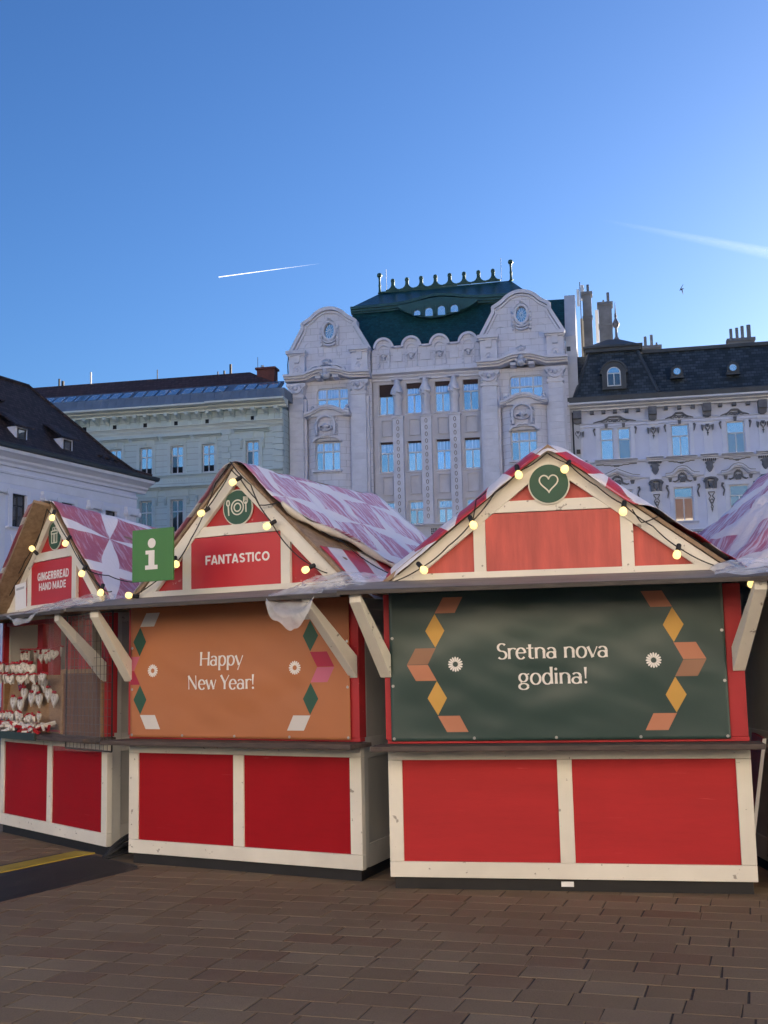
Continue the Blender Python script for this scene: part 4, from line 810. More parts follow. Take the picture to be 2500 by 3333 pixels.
# ------------------------------------------------------------------ the bank building in the middle
def bank():
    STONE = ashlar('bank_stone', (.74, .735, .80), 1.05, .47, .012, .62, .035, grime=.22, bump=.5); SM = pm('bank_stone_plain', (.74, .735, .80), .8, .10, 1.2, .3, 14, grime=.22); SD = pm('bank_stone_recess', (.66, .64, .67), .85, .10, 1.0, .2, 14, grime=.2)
    GT = tiles('green_glazed_tiles', (.016, .080, .085), .22, .17, .35, .28, spec=.6); GM = pm('green_copper_trim', (.024, .090, .092), .4, .25, 2, .2, 20); GB = pm('crest_green', (.03, .085, .065), .5, .25, 4, .2, 20)
    t = thing('bank_building', 'tall cream stone bank with twin curved gables and dark green roof', 'building', (-6.577, 82, 0), R(-10.5))
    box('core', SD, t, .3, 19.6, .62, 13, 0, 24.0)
    # centre wall
    cols = [(6.45, 7.55), (8.41, 9.53), (10.44, 11.56), (12.42, 13.56)]; rows = [(19.2, 21.4), (15.08, 17.25), (11.30, 13.02), (6.6, 9.2)]
    holes = [(a, b, c, d) for a, b in cols for c, d in rows]
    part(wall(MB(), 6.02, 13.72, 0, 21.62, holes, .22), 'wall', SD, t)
    bl = [.86, .36, .30, .30]
    for ri, (c, d) in enumerate(rows):
        for ci, (a, b) in enumerate(cols):
            w_ = window(t, a, b, c, d, .40, (), .63, lowbars=(.5,), uppermull=(.25, .5, .75) if ri < 3 else (), fw=.085 if ri != 2 else .12, upane=PANEC, pane=(PANE, PANEC2, PANE, PANE2)[(ri * 3 + ci * 5) % 4])
            if ri == 0: box('roller_blind', BLIND, w_, .05, b - a - .05, -.06, -.02, d - c - bl[ci], d - c)
            if ri == 1: box('roller_blind', BLIND, w_, .05, b - a - .05, -.06, -.02, d - c - .13, d - c)
            if ri < 3: box('window_sill', SM, t, a - .06, b + .06, .10, .25, c - .08, c)
    for a, b in cols:
        for c, d in ((17.62, 18.80), (13.45, 14.78)):
            m = MB(); x0, x1 = a + .16, b - .16
            for q in ((x0, x1, c, c + .05), (x0, x1, d - .05, d), (x0, x0 + .05, c + .05, d - .05), (x1 - .05, x1, c + .05, d - .05)): m.box(q[0], q[1], .175, .225, q[2], q[3])
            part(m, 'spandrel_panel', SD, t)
    part(MB().prof(cornice_prof(21.62, 22.2, .42, .22), 6.0, 13.72), 'cornice', SM, t)
    # decorated pilasters with herms
    ringm = MB(); ringm.stroke([(.085 * math.sin(R(60 * i)), .155 * math.cos(R(60 * i))) for i in range(7)], .045, -.035, 0); ringme = ringm.mesh('hexagon_ornament', pm('ornament_dark_stone', (.33, .29, .275), .8, .1, 2, .1))  # hexagons in a darker, browner tone than the pilaster stone
    lm = MB().stroke([(-.3, .0), (-.12, .07), (0, .02), (.12, .07), (.3, 0)], .025, -.02, 0).mesh('garland_line', SM)
    for a, b in ((7.46, 8.20), (9.47, 10.20), (11.48, 12.23)):
        cx = (a + b) / 2; p = box('pilaster', SM, t, a, b, -.05, .3, 11.32, 18.86)
        box('pilaster_cap', SM, t, a - .05, b + .05, -.10, .3, 18.862, 19.0)
        for k in range(15):
            ob('hexagon_ornament', ringme, p, loc=(cx, -.05, 18.57 - k * .481)); ob('garland_line', lm, p, loc=(cx, -.05, 18.33 - k * .481))
        # herm: tapering shaft that swells into a crouching figure under the cornice
        m = MB(); prof = [(19.0, .34, .22, 0), (19.4, .31, .21, 0), (19.9, .28, .21, 0), (20.10, .31, .26, .02), (20.30, .37, .33, .04), (20.5, .33, .31, -.04), (20.75, .38, .36, .04), (20.98, .37, .33, -.03), (21.12, .31, .29, 0), (21.22, .22, .26, 0), (21.34, .23, .29, .0), (21.48, .22, .27, 0), (21.58, .18, .2, 0)]
        n = 14; vs = []; fs = []
        for z, hw, dp, sh in prof:
            for j in range(n): an = 2 * math.pi * j / n; vs.append((cx + sh + hw * math.cos(an), .05 - dp * math.sin(an), z))
        for i in range(len(prof) - 1):
            for j in range(n): fs.append((i * n + j, i * n + (j + 1) % n, (i + 1) * n + (j + 1) % n, (i + 1) * n + j))
        fs.append(tuple(range((len(prof) - 1) * n, len(prof) * n))); m.add(vs, fs)
        m.tube([(cx - .30, -.12, 20.85), (cx - .34, -.24, 20.55), (cx - .05, -.33, 20.38)], [.09, .085, .06], 7); m.tube([(cx + .30, -.12, 20.85), (cx + .34, -.22, 20.6), (cx + .02, -.34, 20.66)], [.09, .085, .06], 7)
        part(m, 'herm_statue', SM, t, smooth=True)
        box('impost', SM, t, a - .02, b + .02, -.16, .3, 21.585, 21.66)
    part(MB().prof(cornice_prof(11.05, 11.30, .3, .22), 6.0, 13.72), 'ledge', SM, t)
    for x in (8.52, 9.95, 11.3, 12.7): 
        g = box('vent_grille', DFRAME, t, x, x + .4, .17, .21, 10.58, 11.0); m = MB()
        for q in (.13, .27): m.box(x + q - .012, x + q + .012, .15, .17, 10.58, 11.0); m.box(x, x + .4, .148, .1495, 10.58 + q * 1.05 - .012, 10.58 + q * 1.05 + .012)
        part(m, 'grille_bars', SM, g)
    # attic with four lunettes
    cxs = [6.88, 8.88, 10.90, 12.93]; out = [(6.02, 22.2), (6.02, 24.0)]
    for c in cxs: out += [(c - .72, 24.0)] + arc(c, 24.03, .72, .75, 180, 0, 14) + [(c + .72, 24.0)]
    out += [(13.72, 24.0), (13.72, 22.2)]
    part(MB().prism(out, .24, .62), 'attic_wall', STONE, t)
    for c in cxs:
        part(MB().stroke(arc(c, 24.03, .65, .68, 180, 0, 16), .16, .14, .235), 'lunette_band', SM, t)
        q = MB(); q.stroke([(c - .42, 22.62), (c - .42, 23.75)] + arc(c, 23.78, .42, .46, 180, 0, 14) + [(c + .42, 23.75), (c + .42, 22.62)], .055, .19, .236); part(q, 'niche_band', SM, t)
        for s_ in (-1, 1):
            for k in range(5): box('niche_block', SM, t, c + s_ * .37 - .075, c + s_ * .37 + .075, .16, .188, 22.62 + k * .24, 22.62 + k * .24 + .19)
        q = MB(); q.blob((c, .22, 23.42), .21, .11, .14, 10, 6); q.blob((c, .2, 23.22), .15, .10, .10, 10, 5); q.stroke(arc(c, 23.40, .27, .17, 20, 160, 10), .06, .12, .235); q.stroke([(c + .18, 23.42), (c + .30, 23.55), (c + .36, 23.78)], .035, .17, .235); part(q, 'mask_relief', SM, t)
    for a, b in zip(cxs, cxs[1:] + [None]):
        if b: box('coping', SM, t, a + .74, b - .74, .16, .64, 24.0, 24.12); box('attic_panel', SM, t, (a + b) / 2 - .32, (a + b) / 2 + .32, .205, .238, 23.0, 23.72)
    # the two gabled side bays
    for bi, X in enumerate((0.0, 13.74)):
        dz = 0.0 if bi == 0 else .16
        bx = lambda nm, mt, a, b, y0, y1, c, d: box(nm, mt, t, X + a, X + b, y0, y1, c, d)
        S_ = lambda pts: [(X + a, b + dz) for a, b in pts]
        holes = [(X + 1.98, X + 4.31, 19.5, 21.36)]
        part(wall(MB(), X + 0.02, X + 6.02, 0, 21.9, holes + [(X + 1.42, X + 4.52, 9.0, 19.2)], .0), 'wall', STONE, t)
        # bowed bay below the upper window
        bow = lambda x: -.48 * math.sqrt(max(0, 1 - ((x - X - 2.97) / 1.62) ** 2)) + .06
        part(wall(MB(), X + 1.40, X + 4.54, 9.0, 19.25, [(X + 1.99, X + 3.80, 15.28, 17.36)], yf=bow), 'bay_wall', STONE, t)
        w_ = window(t, X + 1.99, X + 3.80, 15.28, 17.36, -.22, (.31, .69), .66, uppermull=(.5,), fw=.1, upane=PANEC, panes={0: 'pane_dim'})
        bx('bay_sill', SM, 1.85, 3.95, -.52, -.2, 15.14, 15.27)
        q = MB(); q.stroke([(X + 1.86, 17.30), (X + 1.98, 17.42), (X + 2.2, 17.58), (X + 2.9, 17.66), (X + 3.6, 17.58), (X + 3.82, 17.42), (X + 3.94, 17.30)], .13, -.55, -.3); part(q, 'window_hood', SM, t)
        w_ = window(t, X + 1.98, X + 4.31, 19.5, 21.36, .12, (.305, .70), .575, uppermull=(.33, .66), fw=.10, upane=PANEC)
        m = MB(); zt, zb = 21.36, 20.9      # rounded upper corners of the opening
        for sx, xx in ((1, X + 1.98), (-1, X + 4.31)): m.prism([(xx, zt), (xx + sx * .34, zt)] + [(xx + sx * .34 * (1 - math.sin(R(a_))), zt - .34 * (1 - math.cos(R(a_)))) for a_ in range(0, 91, 15)], .0, .11)
        part(m, 'arch_corner', STONE, t)
        # hood of the bay, an arched balcony front
        hp = [(1.36, 19.25), (1.7, 19.33), (2.1, 19.52), (2.5, 19.70), (2.97, 19.77), (3.44, 19.70), (3.84, 19.52), (4.24, 19.34), (4.58, 19.27)]
        for wd, yo, dzz in ((.16, -.74, .0), (.12, -.66, -.13)): part(MB().stroke([(X + a, b + dzz) for a, b in hp], wd, yo, .05), 'bay_hood', SM, t)
        part(MB().prism([(X + 1.45, 19.1)] + [(X + a, b - .18) for a, b in hp] + [(X + 4.5, 19.1)], -.52, .05), 'bay_parapet', SM, t)
        for s_ in (1.78, 4.28): 
            q = MB(); q.blob((X + s_, -.25, 19.62), .20, .2, .17, 10, 6); q.blob((X + s_ + .03, -.25, 19.85), .14, .14, .12, 10, 6); part(q, 'stone_urn', SM, t, smooth=True)
        # cartouche on the bay
        q = MB(); c = X + 2.85; y0 = -.62
        q.stroke([(c - .62, 17.75), (c - .66, 18.3)] + arc(c, 18.55, .66, .56, 180, 0, 14) + [(c + .66, 18.3), (c + .62, 17.75)], .12, y0, -.3)
        for k in range(9): a_ = R(180 - k * 22.5); q.blob((c + .76 * math.cos(a_), -.46, 18.55 + .66 * math.sin(a_)), .11, .1, .09, 8, 4)
        for s_ in (-1, 1):
            for k in range(4): q.blob((c + s_ * .74, -.42, 18.42 - k * .2), .10, .1, .085, 8, 4)
            q.stroke([(c + s_ * u, v) for u, v in spiral(.26, 18.32, .26, 200, .9)], .07, y0, -.4)
        q.blob((c, -.5, 18.42), .2, .14, .2, 10, 6); q.stroke(arc(c, 18.36, .50, .30, 200, 340, 10), .07, y0, -.4); q.stroke([(c - .4, 17.68), (c - .2, 17.76), (c, 17.70), (c + .2, 17.76), (c + .4, 17.68)], .12, y0 - .01, -.4)
        part(q, 'cartouche', SM, t)
        # pilasters built of blocks, capitals
        for (a, b) in ((.14, 1.16), (4.66, 5.68)):
            me = MB().box(0, b - a, 0, .36, 0, .455).mesh('stone_block', SM)
            for k in range(25): ob('stone_block', me, t, loc=(X + a, -.35, 9.02 + k * .4635))
            bx('pilaster_side', SM, a - .16, b + .17, -.20, .1, 9.0, 20.55)
            q = MB(); cx = X + (a + b) / 2
            q.prism([(cx - .56, 20.60), (cx + .56, 20.60), (cx + .60, 20.72), (cx + .5, 20.86), (cx + .56, 21.3), (cx + .70, 21.50), (cx + .70, 21.66), (cx - .70, 21.66), (cx - .70, 21.50), (cx - .56, 21.3), (cx - .5, 20.86), (cx - .60, 20.72)], -.40, .05)
            for s_ in (-1, 1): q.stroke([(cx + s_ * u, v) for u, v in spiral(.42, 21.36, .20, 90, 1.4)], .075, -.50, -.38); q.blob((cx + s_ * .52, -.42, 20.92), .10, .1, .10, 8, 4)
            q.stroke(arc(cx, 21.35, .46, .42, 195, 345, 14), .12, -.50, -.38); q.blob((cx, -.42, 21.30), .17, .13, .2, 10, 6); q.blob((cx, -.42, 20.95), .2, .11, .09, 10, 5); part(q, 'capital', SM, t)
        # main cornice with its raised middle
        cp = [(-.12, 22.02), (.9, 22.02), (1.35, 22.05), (1.8, 22.22), (2.3, 22.36), (2.97, 22.42), (3.64, 22.36), (4.14, 22.22), (4.59, 22.05), (5.04, 22.02), (6.06, 22.02)]
        for wd, yo, d_ in ((.15, -.72, .10), (.14, -.60, -.035), (.13, -.46, -.165)): part(MB().stroke([(X + a, b + d_ + dz * .6) for a, b in cp], wd, yo, .06), 'cornice', SM, t)
        for s_ in (-1, 1): bx('cornice_step', SM, 2.97 + s_ * .62 - .2, 2.97 + s_ * .62 + .2, -.55, .02, 21.86, 22.04)
        q = MB(); c = X + 2.92; y0 = -.80
        q.blob((c, -.55, 21.98), .30, .24, .22, 12, 6); q.blob((c, -.55, 22.32), .22, .22, .26, 12, 6); q.blob((c, -.50, 22.95), .30, .20, .19, 12, 6)
        q.stroke([(c - .3, 23.1), (c, 23.24), (c + .3, 23.1)], .12, -.6, -.2)
        for s_ in (-1, 1):
            q.stroke([(c + s_ * u, v) for u, v in ((.15, 22.85), (.5, 22.83), (.95, 22.74), (1.25, 22.55), (1.38, 22.32), (1.34, 22.18))], .15, -.55, -.05)
            q.stroke([(c + s_ * u, v) for u, v in ((.2, 22.45), (.45, 22.58), (.8, 22.55), (1.08, 22.42))], .10, -.62, -.05)
            q.blob((c + s_ * .55, -.45, 22.72), .2, .14, .11, 8, 5); q.blob((c + s_ * .3, -.6, 22.14), .14, .12, .12, 8, 5)
        part(q, 'cartouche', SM, t)
        # gable wall and its coping
        g = [(.05, 21.95), (.05, 24.05), (1.02, 25.80), (1.02, 26.16), (1.62, 26.52), (2.02, 26.88), (2.5, 27.12), (2.97, 27.19), (3.44, 27.12), (3.92, 26.88), (4.32, 26.52), (4.92, 26.16), (4.92, 25.80), (5.89, 24.05), (5.89, 21.95)]
        gs = [g[0], g[1], g[2], g[3]] + [(2.97 + 1.95 * math.cos(R(a_)) if 0 else u, v) for u, v in smooth_curve(g[3:12])] + [g[12], g[13], g[14]]
        part(MB().prism(S_(gs), .06, .60), 'gable_wall', STONE, t)
        edge = gs[1:-1]; part(MB().stroke(S_(edge), .24, -.10, .66), 'gable_coping', SM, t); part(MB().stroke([(2.97 + (X + u - X - 2.97) * .90 + X, 24.05 + (v - 24.05) * .925 + dz) for u, v in edge], .13, -.03, .055), 'gable_moulding', SM, t)
        ow, oz, rx, rz = X + 2.99, 25.52 + dz, .37, .585
        q = MB(); q.stroke(arc(ow, oz, rx + .08, rz + .08, 0, 360, 36), .16, -.12, .055); w2 = part(q, 'oval_window', SM, t)
        m = MB(); m.prism(arc(ow, oz, rx, rz, 0, 345, 23), .045, .055); part(m, 'pane', PANE2, w2); m = MB()
        for k in range(12): a_ = R(30 * k + 90); m.stroke([(ow + .09 * math.cos(a_), oz + .12 * math.sin(a_)), (ow + rx * math.cos(a_), oz + rz * math.sin(a_))], .03, .02, .044)
        m.stroke([(ow, oz + .16), (ow + .1, oz), (ow, oz - .16), (ow - .1, oz), (ow, oz + .16)], .03, .018, .044); part(m, 'glazing_bars', WFRAME, w2)
        q = MB(); q.stroke([(ow - .58, oz - 1.05), (ow - .60, oz + .2)] + arc(ow, oz + .25, .60, .66, 180, 0, 16) + [(ow + .60, oz + .2), (ow + .58, oz - 1.05)], .16, -.06, .058)
        for s_ in (-1, 1):
            for k in range(4): q.blob((ow + s_ * .6, -.04, oz + .2 - k * .32), .11, .09, .13, 8, 5)
        q.stroke(arc(ow, oz - .62, .42, .25, 190, 350, 10), .11, -.14, .05); q.stroke(arc(ow, oz - .82, .44, .24, 200, 340, 10), .10, -.12, .05); q.blob((ow, -.05, oz - .78), .2, .13, .13, 8, 5); q.blob((ow, -.03, oz + .93), .18, .12, .1, 8, 5); part(q, 'oval_surround', SM, t)
        q = MB()
        for u, v in ((-1.45, -.95), (1.25, -.85)): q.stroke(arc(ow + u, oz + v - .15, .42, .38, 10, 170, 10), .045, .03, .058)
        q.stroke([(ow - .85, oz - 1.25), (ow - .85, oz - 1.75), (ow - .5, oz - 1.75), (ow - .5, oz - 1.15), (ow + .5, oz - 1.15), (ow + .5, oz - 1.75), (ow + .85, oz - 1.75), (ow + .85, oz - 1.25)], .05, .02, .058); part(q, 'incised_lines', SM, t)
        for a, b in ((.08, 1.24), (4.66, 5.80)):
            cx = X + (a + b) / 2; z = dz
            bx('gable_pier', SM, a, b, -.22, .05, 22.1, 23.72 + z); bx('pier_cap', SM, a - .14, b + .14, -.42, .3, 23.84 + z, 24.07 + z); bx('pier_cap', SM, a - .07, b + .07, -.32, .2, 23.72 + z, 23.84 + z)
            bx('pier_tablet', SM, a + .36, b - .36, -.30, -.215, 23.28 + z, 23.72 + z); q = MB()
            for k in (-1, 0, 1): q.box(cx + k * .13 - .05, cx + k * .13 + .05, -.33, -.22, 23.18 + z, 23.272 + z)
            part(q, 'guttae', SM, t); q = MB(); q.stroke(arc(cx, 22.78, .25, .25, 0, 180, 12), .05, -.27, -.2); q.blob((cx, -.22, 22.74), .13, .1, .13, 8, 5); q.stroke([(cx, 22.65), (cx, 22.34)], .09, -.27, -.2)
            for s_ in (-1, 1): q.stroke([(cx + s_ * .12, 22.7), (cx + s_ * .38, 22.66)], .03, -.25, -.2); q.stroke([(cx + s_ * .12, 22.62), (cx + s_ * .34, 22.5)], .03, -.25, -.2)
            part(q, 'sunflower_relief', SM, t)
    # roofs
    def slab(pts, name, mat, th=.12):
        v = [Vector(p) for p in pts]; nrm = (v[1] - v[0]).cross(v[-1] - v[0]).normalized(); m = MB(); n = len(v)
        m.add([p for p in v] + [p - nrm * th for p in v], [tuple(range(n)), tuple(range(2 * n - 1, n - 1, -1))] + [(i, i + n, (i + 1) % n + n, (i + 1) % n) for i in range(n)]); return part(m, name, mat, t)
    slab([(2.2, .8, 23.9), (20.25, .8, 23.9), (20.25, 2.75, 27.45), (4.3, 2.75, 27.62)], 'roof_slope', GT)
    slab([(2.2, 12, 23.9), (2.2, .8, 23.9), (4.3, 2.75, 27.62), (4.3, 9, 27.62)], 'roof_slope', GT)
    slab([(20.25, 2.75, 27.45), (20.25, 7, 27.6), (4.75, 7, 27.6), (4.75, 2.75, 27.5)], 'roof_flat', GM)
    ez = 27.95; RL, RR = 5.85, 15.72
    slab([(4.05, 2.45, ez), (17.1, 2.45, ez + .12), (RR, 5.0, 29.9), (RL, 5.0, 29.72)], 'roof_upper_slope', GT); slab([(4.05, 7.6, ez), (4.05, 2.45, ez), (RL, 5.0, 29.72)], 'roof_hip', GT); slab([(17.1, 2.45, ez + .12), (17.1, 7.6, ez + .12), (RR, 5.0, 29.9)], 'roof_hip', GT); slab([(17.1, 7.6, ez + .12), (4.05, 7.6, ez), (RL, 5.0, 29.72), (RR, 5.0, 29.9)], 'roof_upper_slope', GT)
    bumpf = lambda x: .46 * math.exp(-((x - 10.6) / 1.9) ** 2) if abs(x - 10.6) < 6 else 0
    xs = [4.05 + i * (17.0 - 4.05) / 60 for i in range(61)]
    for yo, d_, wd in ((2.30, -.06, .20), (2.42, -.25, .17), (2.55, -.40, .14)): part(MB().stroke([(x, ez + .0095 * (x - 4.45) + d_ + bumpf(x) * (1 if d_ > -.2 else .9)) for x in xs], wd, yo, 2.9), 'roof_moulding', GM, t)
    # swelling of the upper tiles above the eye
    m = MB(); nx, ny = 40, 8
    for j in range(ny + 1):
        for i in range(nx + 1): x = 6.2 + 8.8 * i / nx; q = j / ny; m.v.append((x, 2.42 + q * 1.9, ez + .0095 * (x - 4.45) + .03 + q * 1.9 * .69 + bumpf(x) * (1 - q) ** 1.5 * 1.0 + .012))
    for j in range(ny):
        for i in range(nx): a = j * (nx + 1) + i; m.f.append((a, a + 1, a + nx + 2, a + nx + 1))
    part(m, 'eyebrow_roof', GT, t, smooth=True)
    top = [(x, 27.62 + .0095 * (x - 4.45) - .04 + bumpf(x) * .85) for x in [7.7 + i * 5.8 / 24 for i in range(25)]]; bot = [(7.7 + i * 5.8 / 24, 27.52 - .98 * math.sin(math.pi * i / 24) ** .8 - .06 * math.sin(2 * math.pi * i / 24)) for i in range(25)]
    part(MB().prism(top + bot[::-1], 1.78, 2.6), 'eye_dormer', GM, t)
    for a, b, z0_, z1_ in ((8.87, 9.37, 26.78, 27.17), (9.70, 10.27, 26.66, 27.28), (10.62, 11.18, 26.66, 27.36), (11.56, 12.12, 26.82, 27.36)):
        r_ = (b - a) / 2; cxx = (a + b) / 2; o_ = part(MB().stroke([(a - .05, z0_ - .04), (a - .05, z1_ - r_)] + arc(cxx, z1_ - r_, r_ + .05, r_ + .05, 180, 0, 12) + [(b + .05, z1_ - r_), (b + .05, z0_ - .04)], .12, 1.66, 1.775), 'arched_window', GM, t)
        part(MB().prism([(a, z0_)] + arc(cxx, z1_ - r_, r_, r_, 180, 0, 12) + [(b, z0_)], 1.745, 1.775), 'pane', PANE, o_)
    for x in (8.62, 9.53, 10.44, 11.37, 12.3): box('dormer_post', GM, t, x - .05, x + .05, 1.67, 1.775, 26.75 if 9 < x < 12 else 26.95, 27.45 if 9 < x < 12 else 27.3)
    # ridge cresting
    box('ridge_cap', GB, t, RL - .1, RR + .1, 4.85, 5.15, 29.68, 29.80)
    cm = MB().prism([(-.54, 0), (-.54, .12), (-.34, .16), (-.20, .28), (-.13, .44), (-.12, .70), (-.16, .74), (-.13, .92), (0, .99), (.13, .92), (.16, .74), (.12, .70), (.13, .44), (.20, .28), (.34, .16), (.54, .12), (.54, 0)], -.07, .07).mesh('crest', GB)
    #.prism([(-.10, .17), (.10, .17), (.05, .25), (0, .34), (-.05, .25)], -.075, .075).mesh('crest_opening', pm('crest_gap', (.55, .66, .80), .8, 0, 1, 0))
    for k in range(8): x = 6.82 + k * 1.088; c_ = ob('crest', cm, t, loc=(x, 5, 29.78 + .018 * (x - RL)))
    for x, z in ((RL - .05, 29.7), (RR + .05, 29.9)):
        part(MB().lathe([(.17, 0), (.10, .12), (.085, .5), (.11, .6), (.08, .75), (.075, 1.1), (.10, 1.18), (.07, 1.24), (.16, 1.3), (.20, 1.42), (.16, 1.56), (.04, 1.62)], (x, 5, z), 12), 'finial', GB, t, smooth=True)
    for x, z in ((6.32, 29.8), (15.05, 29.95)): part(MB().tube([(x, 5, z), (x, 5, z + 1.75)], .022, 6), 'lightning_rod', STEEL, t)
    # party wall to the right
    m = MB().prof([(.35, 0), (.35, 22.6), (.55, 24.1), (2.9, 27.75), (5.2, 28.0), (9, 26), (12, 22), (12, 0)], 19.66, 20.42); part(m, 'party_wall', pm('party_wall_paint', (.55, .56, .60), .8, .1, 1, .1, grime=.2), t)
    part(MB().tube([(-.06, -.05, 22), (-.10, -.05, 23.2), (-.02, -.05, 24)], .035, 6), 'cable', DFRAME, t); part(MB().tube([(-.28, -.2, 0), (-.28, -.2, 19.7)], .06, 8), 'downpipe', DFRAME, t)
def smooth_curve(p, k=4):
    out = []
    for i in range(len(p) - 1):
        p0, p1, p2, p3 = p[max(i - 1, 0)], p[i], p[i + 1], p[min(i + 2, len(p) - 1)]
        for j in range(k):
            q = j / k; out.append(tuple(.5 * ((2 * p1[d]) + (-p0[d] + p2[d]) * q + (2 * p0[d] - 5 * p1[d] + 4 * p2[d] - p3[d]) * q * q + (-p0[d] + 3 * p1[d] - 3 * p2[d] + p3[d]) * q ** 3) for d in (0, 1)))
    return out + [p[-1]]
def deepen(root, k, y0=.05):
    """stretch the relief of a facade outwards"""
    f = lambda y: y if y > y0 else y0 + (y - y0) * k
    done = set()
    for o in [c for c in COL.objects if c.parent is root]:
        ly = o.location.y; o.location.y = f(ly)
        if not o.name.startswith(('roof', 'chimney', 'dormer', 'round_dormer')):
            for g in o.children: g.location.y = f(g.location.y + ly) - f(ly)
        if o.name.split('.')[0] in ('window', 'core') or o.data.name in done: continue
        done.add(o.data.name)
        if o.name.startswith(('roof', 'chimney', 'pavilion', 'dormer', 'round_dormer', 'gutter', 'lead', 'skylight', 'hip', 'ridge', 'finial', 'party', 'verge', 'balcony', 'arched', 'eye')): o.location.y = ly; continue
        if o.name.split('.')[0] in ('lunette_band', 'niche_band', 'niche_block', 'mask_relief', 'attic_panel', 'spandrel_panel', 'coping'):
            for v in o.data.vertices: v.co.y = min(v.co.y, .24 + (v.co.y - .24) * 2.4) if v.co.y < .24 else v.co.y
            continue
        for v in o.data.vertices: v.co.y = f(v.co.y + ly) - f(ly)
bank()
deepen([o for o in COL.objects if o.name == 'bank_building'][0], 2.0)
# ------------------------------------------------------------------ grey-blue house on the right
def grey_house():
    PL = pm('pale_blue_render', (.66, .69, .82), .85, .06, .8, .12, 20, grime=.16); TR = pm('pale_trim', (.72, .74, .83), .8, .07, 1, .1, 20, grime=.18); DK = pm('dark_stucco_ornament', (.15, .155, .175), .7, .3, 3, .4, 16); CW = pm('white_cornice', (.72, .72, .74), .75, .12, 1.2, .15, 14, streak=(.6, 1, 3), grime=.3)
    SL = tiles('slate_roof', (.055, .070, .085), .34, .22, .45, .55, spec=.4); RF = pm('dark_roof_trim', (.060, .070, .080), .5, .3, 1.2, .2, 10, grime=.3); CH = pm('grey_chimney_render', (.21, .215, .225), .9, .3, 1.0, .4, 6, grime=.5)
    t = thing('grey_house', 'pale blue-grey house with dark stucco ornaments and slate mansard', 'building', (13.099, 78.963, 0), R(-11))
    L = 30.0; box('core', PL, t, .1, L, .5, 12, 0, 19.2)
    ax = [7.15, 10.76] + [10.76 + 3.58 * k for k in range(1, 6)]; pil = [.36, 5.40, 8.96] + [8.96 + 3.58 * k for k in range(1, 7)]
    holes = [(1.85, 2.72, 15.22, 17.40), (3.02, 3.86, 15.22, 17.40)]; low = [(1.95, 2.66, 10.8, 13.1), (3.09, 3.80, 10.8, 13.1)]
    for a in ax: holes.append((a - .585, a + .585, 15.22, 17.41)); low.append((a - .62, a + .62, 10.78, 13.10))
    part(wall(MB(), 0, L, 0, 18.7, holes + low, 0, .26), 'wall', PL, t)
    for i, h in enumerate(holes):
        pr = i == 0 or i == 1
        window(t, *h, .12, () , .64, lowbars=() if pr else (.5,), fw=.075, pane=PANE, panes=({0: 'pane_grey_blind'} if i in (1,) else {0: 'pane_grey_blind', 1: 'pane_grey_blind'} if i in (3, 5) else None))
    for i, h in enumerate(low): window(t, *h, .12, (), .69, lowbars=() if i < 2 else (.5,), fw=.075, pane=PANEB if i == 2 else PANEG, upane=PANE2 if i == 2 else PANEG)
    # cornice, modillions, gutter
    part(MB().prof(cornice_prof(18.64, 19.12, .72), -.22, L), 'cornice', CW, t); part(MB().prof([(-.62, 19.12), (-.70, 19.55), (-.5, 19.62), (.1, 19.62), (.1, 19.12)], -.24, L), 'gutter', RF, t)
    moulding(t, 'frieze_string', TR, [(.02, 17.72), (-.06, 17.74), (-.09, 17.80), (-.03, 17.86), (.02, 17.86)], 0, L); moulding(t, 'frieze_string', TR, [(.02, 17.50), (-.05, 17.52), (-.07, 17.57), (.02, 17.60)], 0, L)
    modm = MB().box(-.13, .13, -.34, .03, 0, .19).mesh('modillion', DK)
    bays = [(.36, 5.40)] + list(zip(pil[1:], pil[2:]))
    for bi, (a, b) in enumerate(bays):
        n = 5 if bi == 0 else 3
        for k in range(n): ob('modillion', modm, t, loc=(a + (b - a) * ((k + 1) / (n + 1) if bi else (1.0 + .775 * k) / 5.04), 0, 18.41))
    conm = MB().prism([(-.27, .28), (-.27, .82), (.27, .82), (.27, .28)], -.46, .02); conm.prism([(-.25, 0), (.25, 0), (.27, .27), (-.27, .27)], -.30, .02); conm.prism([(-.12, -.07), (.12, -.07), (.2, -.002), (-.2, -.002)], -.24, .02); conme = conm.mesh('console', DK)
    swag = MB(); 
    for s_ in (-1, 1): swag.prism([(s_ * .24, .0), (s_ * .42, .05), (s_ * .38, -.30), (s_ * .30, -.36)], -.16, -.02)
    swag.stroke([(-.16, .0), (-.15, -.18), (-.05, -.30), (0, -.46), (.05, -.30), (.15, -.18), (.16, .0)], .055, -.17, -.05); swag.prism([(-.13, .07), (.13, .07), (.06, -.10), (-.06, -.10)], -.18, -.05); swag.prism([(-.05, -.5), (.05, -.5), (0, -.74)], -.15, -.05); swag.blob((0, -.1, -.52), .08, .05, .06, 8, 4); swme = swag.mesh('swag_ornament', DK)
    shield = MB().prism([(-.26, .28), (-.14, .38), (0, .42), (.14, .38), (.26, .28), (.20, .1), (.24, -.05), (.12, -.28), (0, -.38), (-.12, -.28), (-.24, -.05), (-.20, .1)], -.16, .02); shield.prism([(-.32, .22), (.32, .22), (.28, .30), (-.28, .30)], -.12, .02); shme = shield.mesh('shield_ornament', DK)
    lcap = MB()
    lcap.stroke([(-.46, .40), (-.3, .56), (0, .60), (.3, .56), (.46, .40)], .12, -.24, 0); 
    for s_ in (-1, 1): lcap.stroke([(s_ * u, v) for u, v in spiral(.36, .44, .14, 90, 1.2)], .08, -.26, 0); lcap.prism([(s_ * .18, .36), (s_ * .38, .36), (s_ * .36, -.12), (s_ * .20, -.12)], -.2, 0)
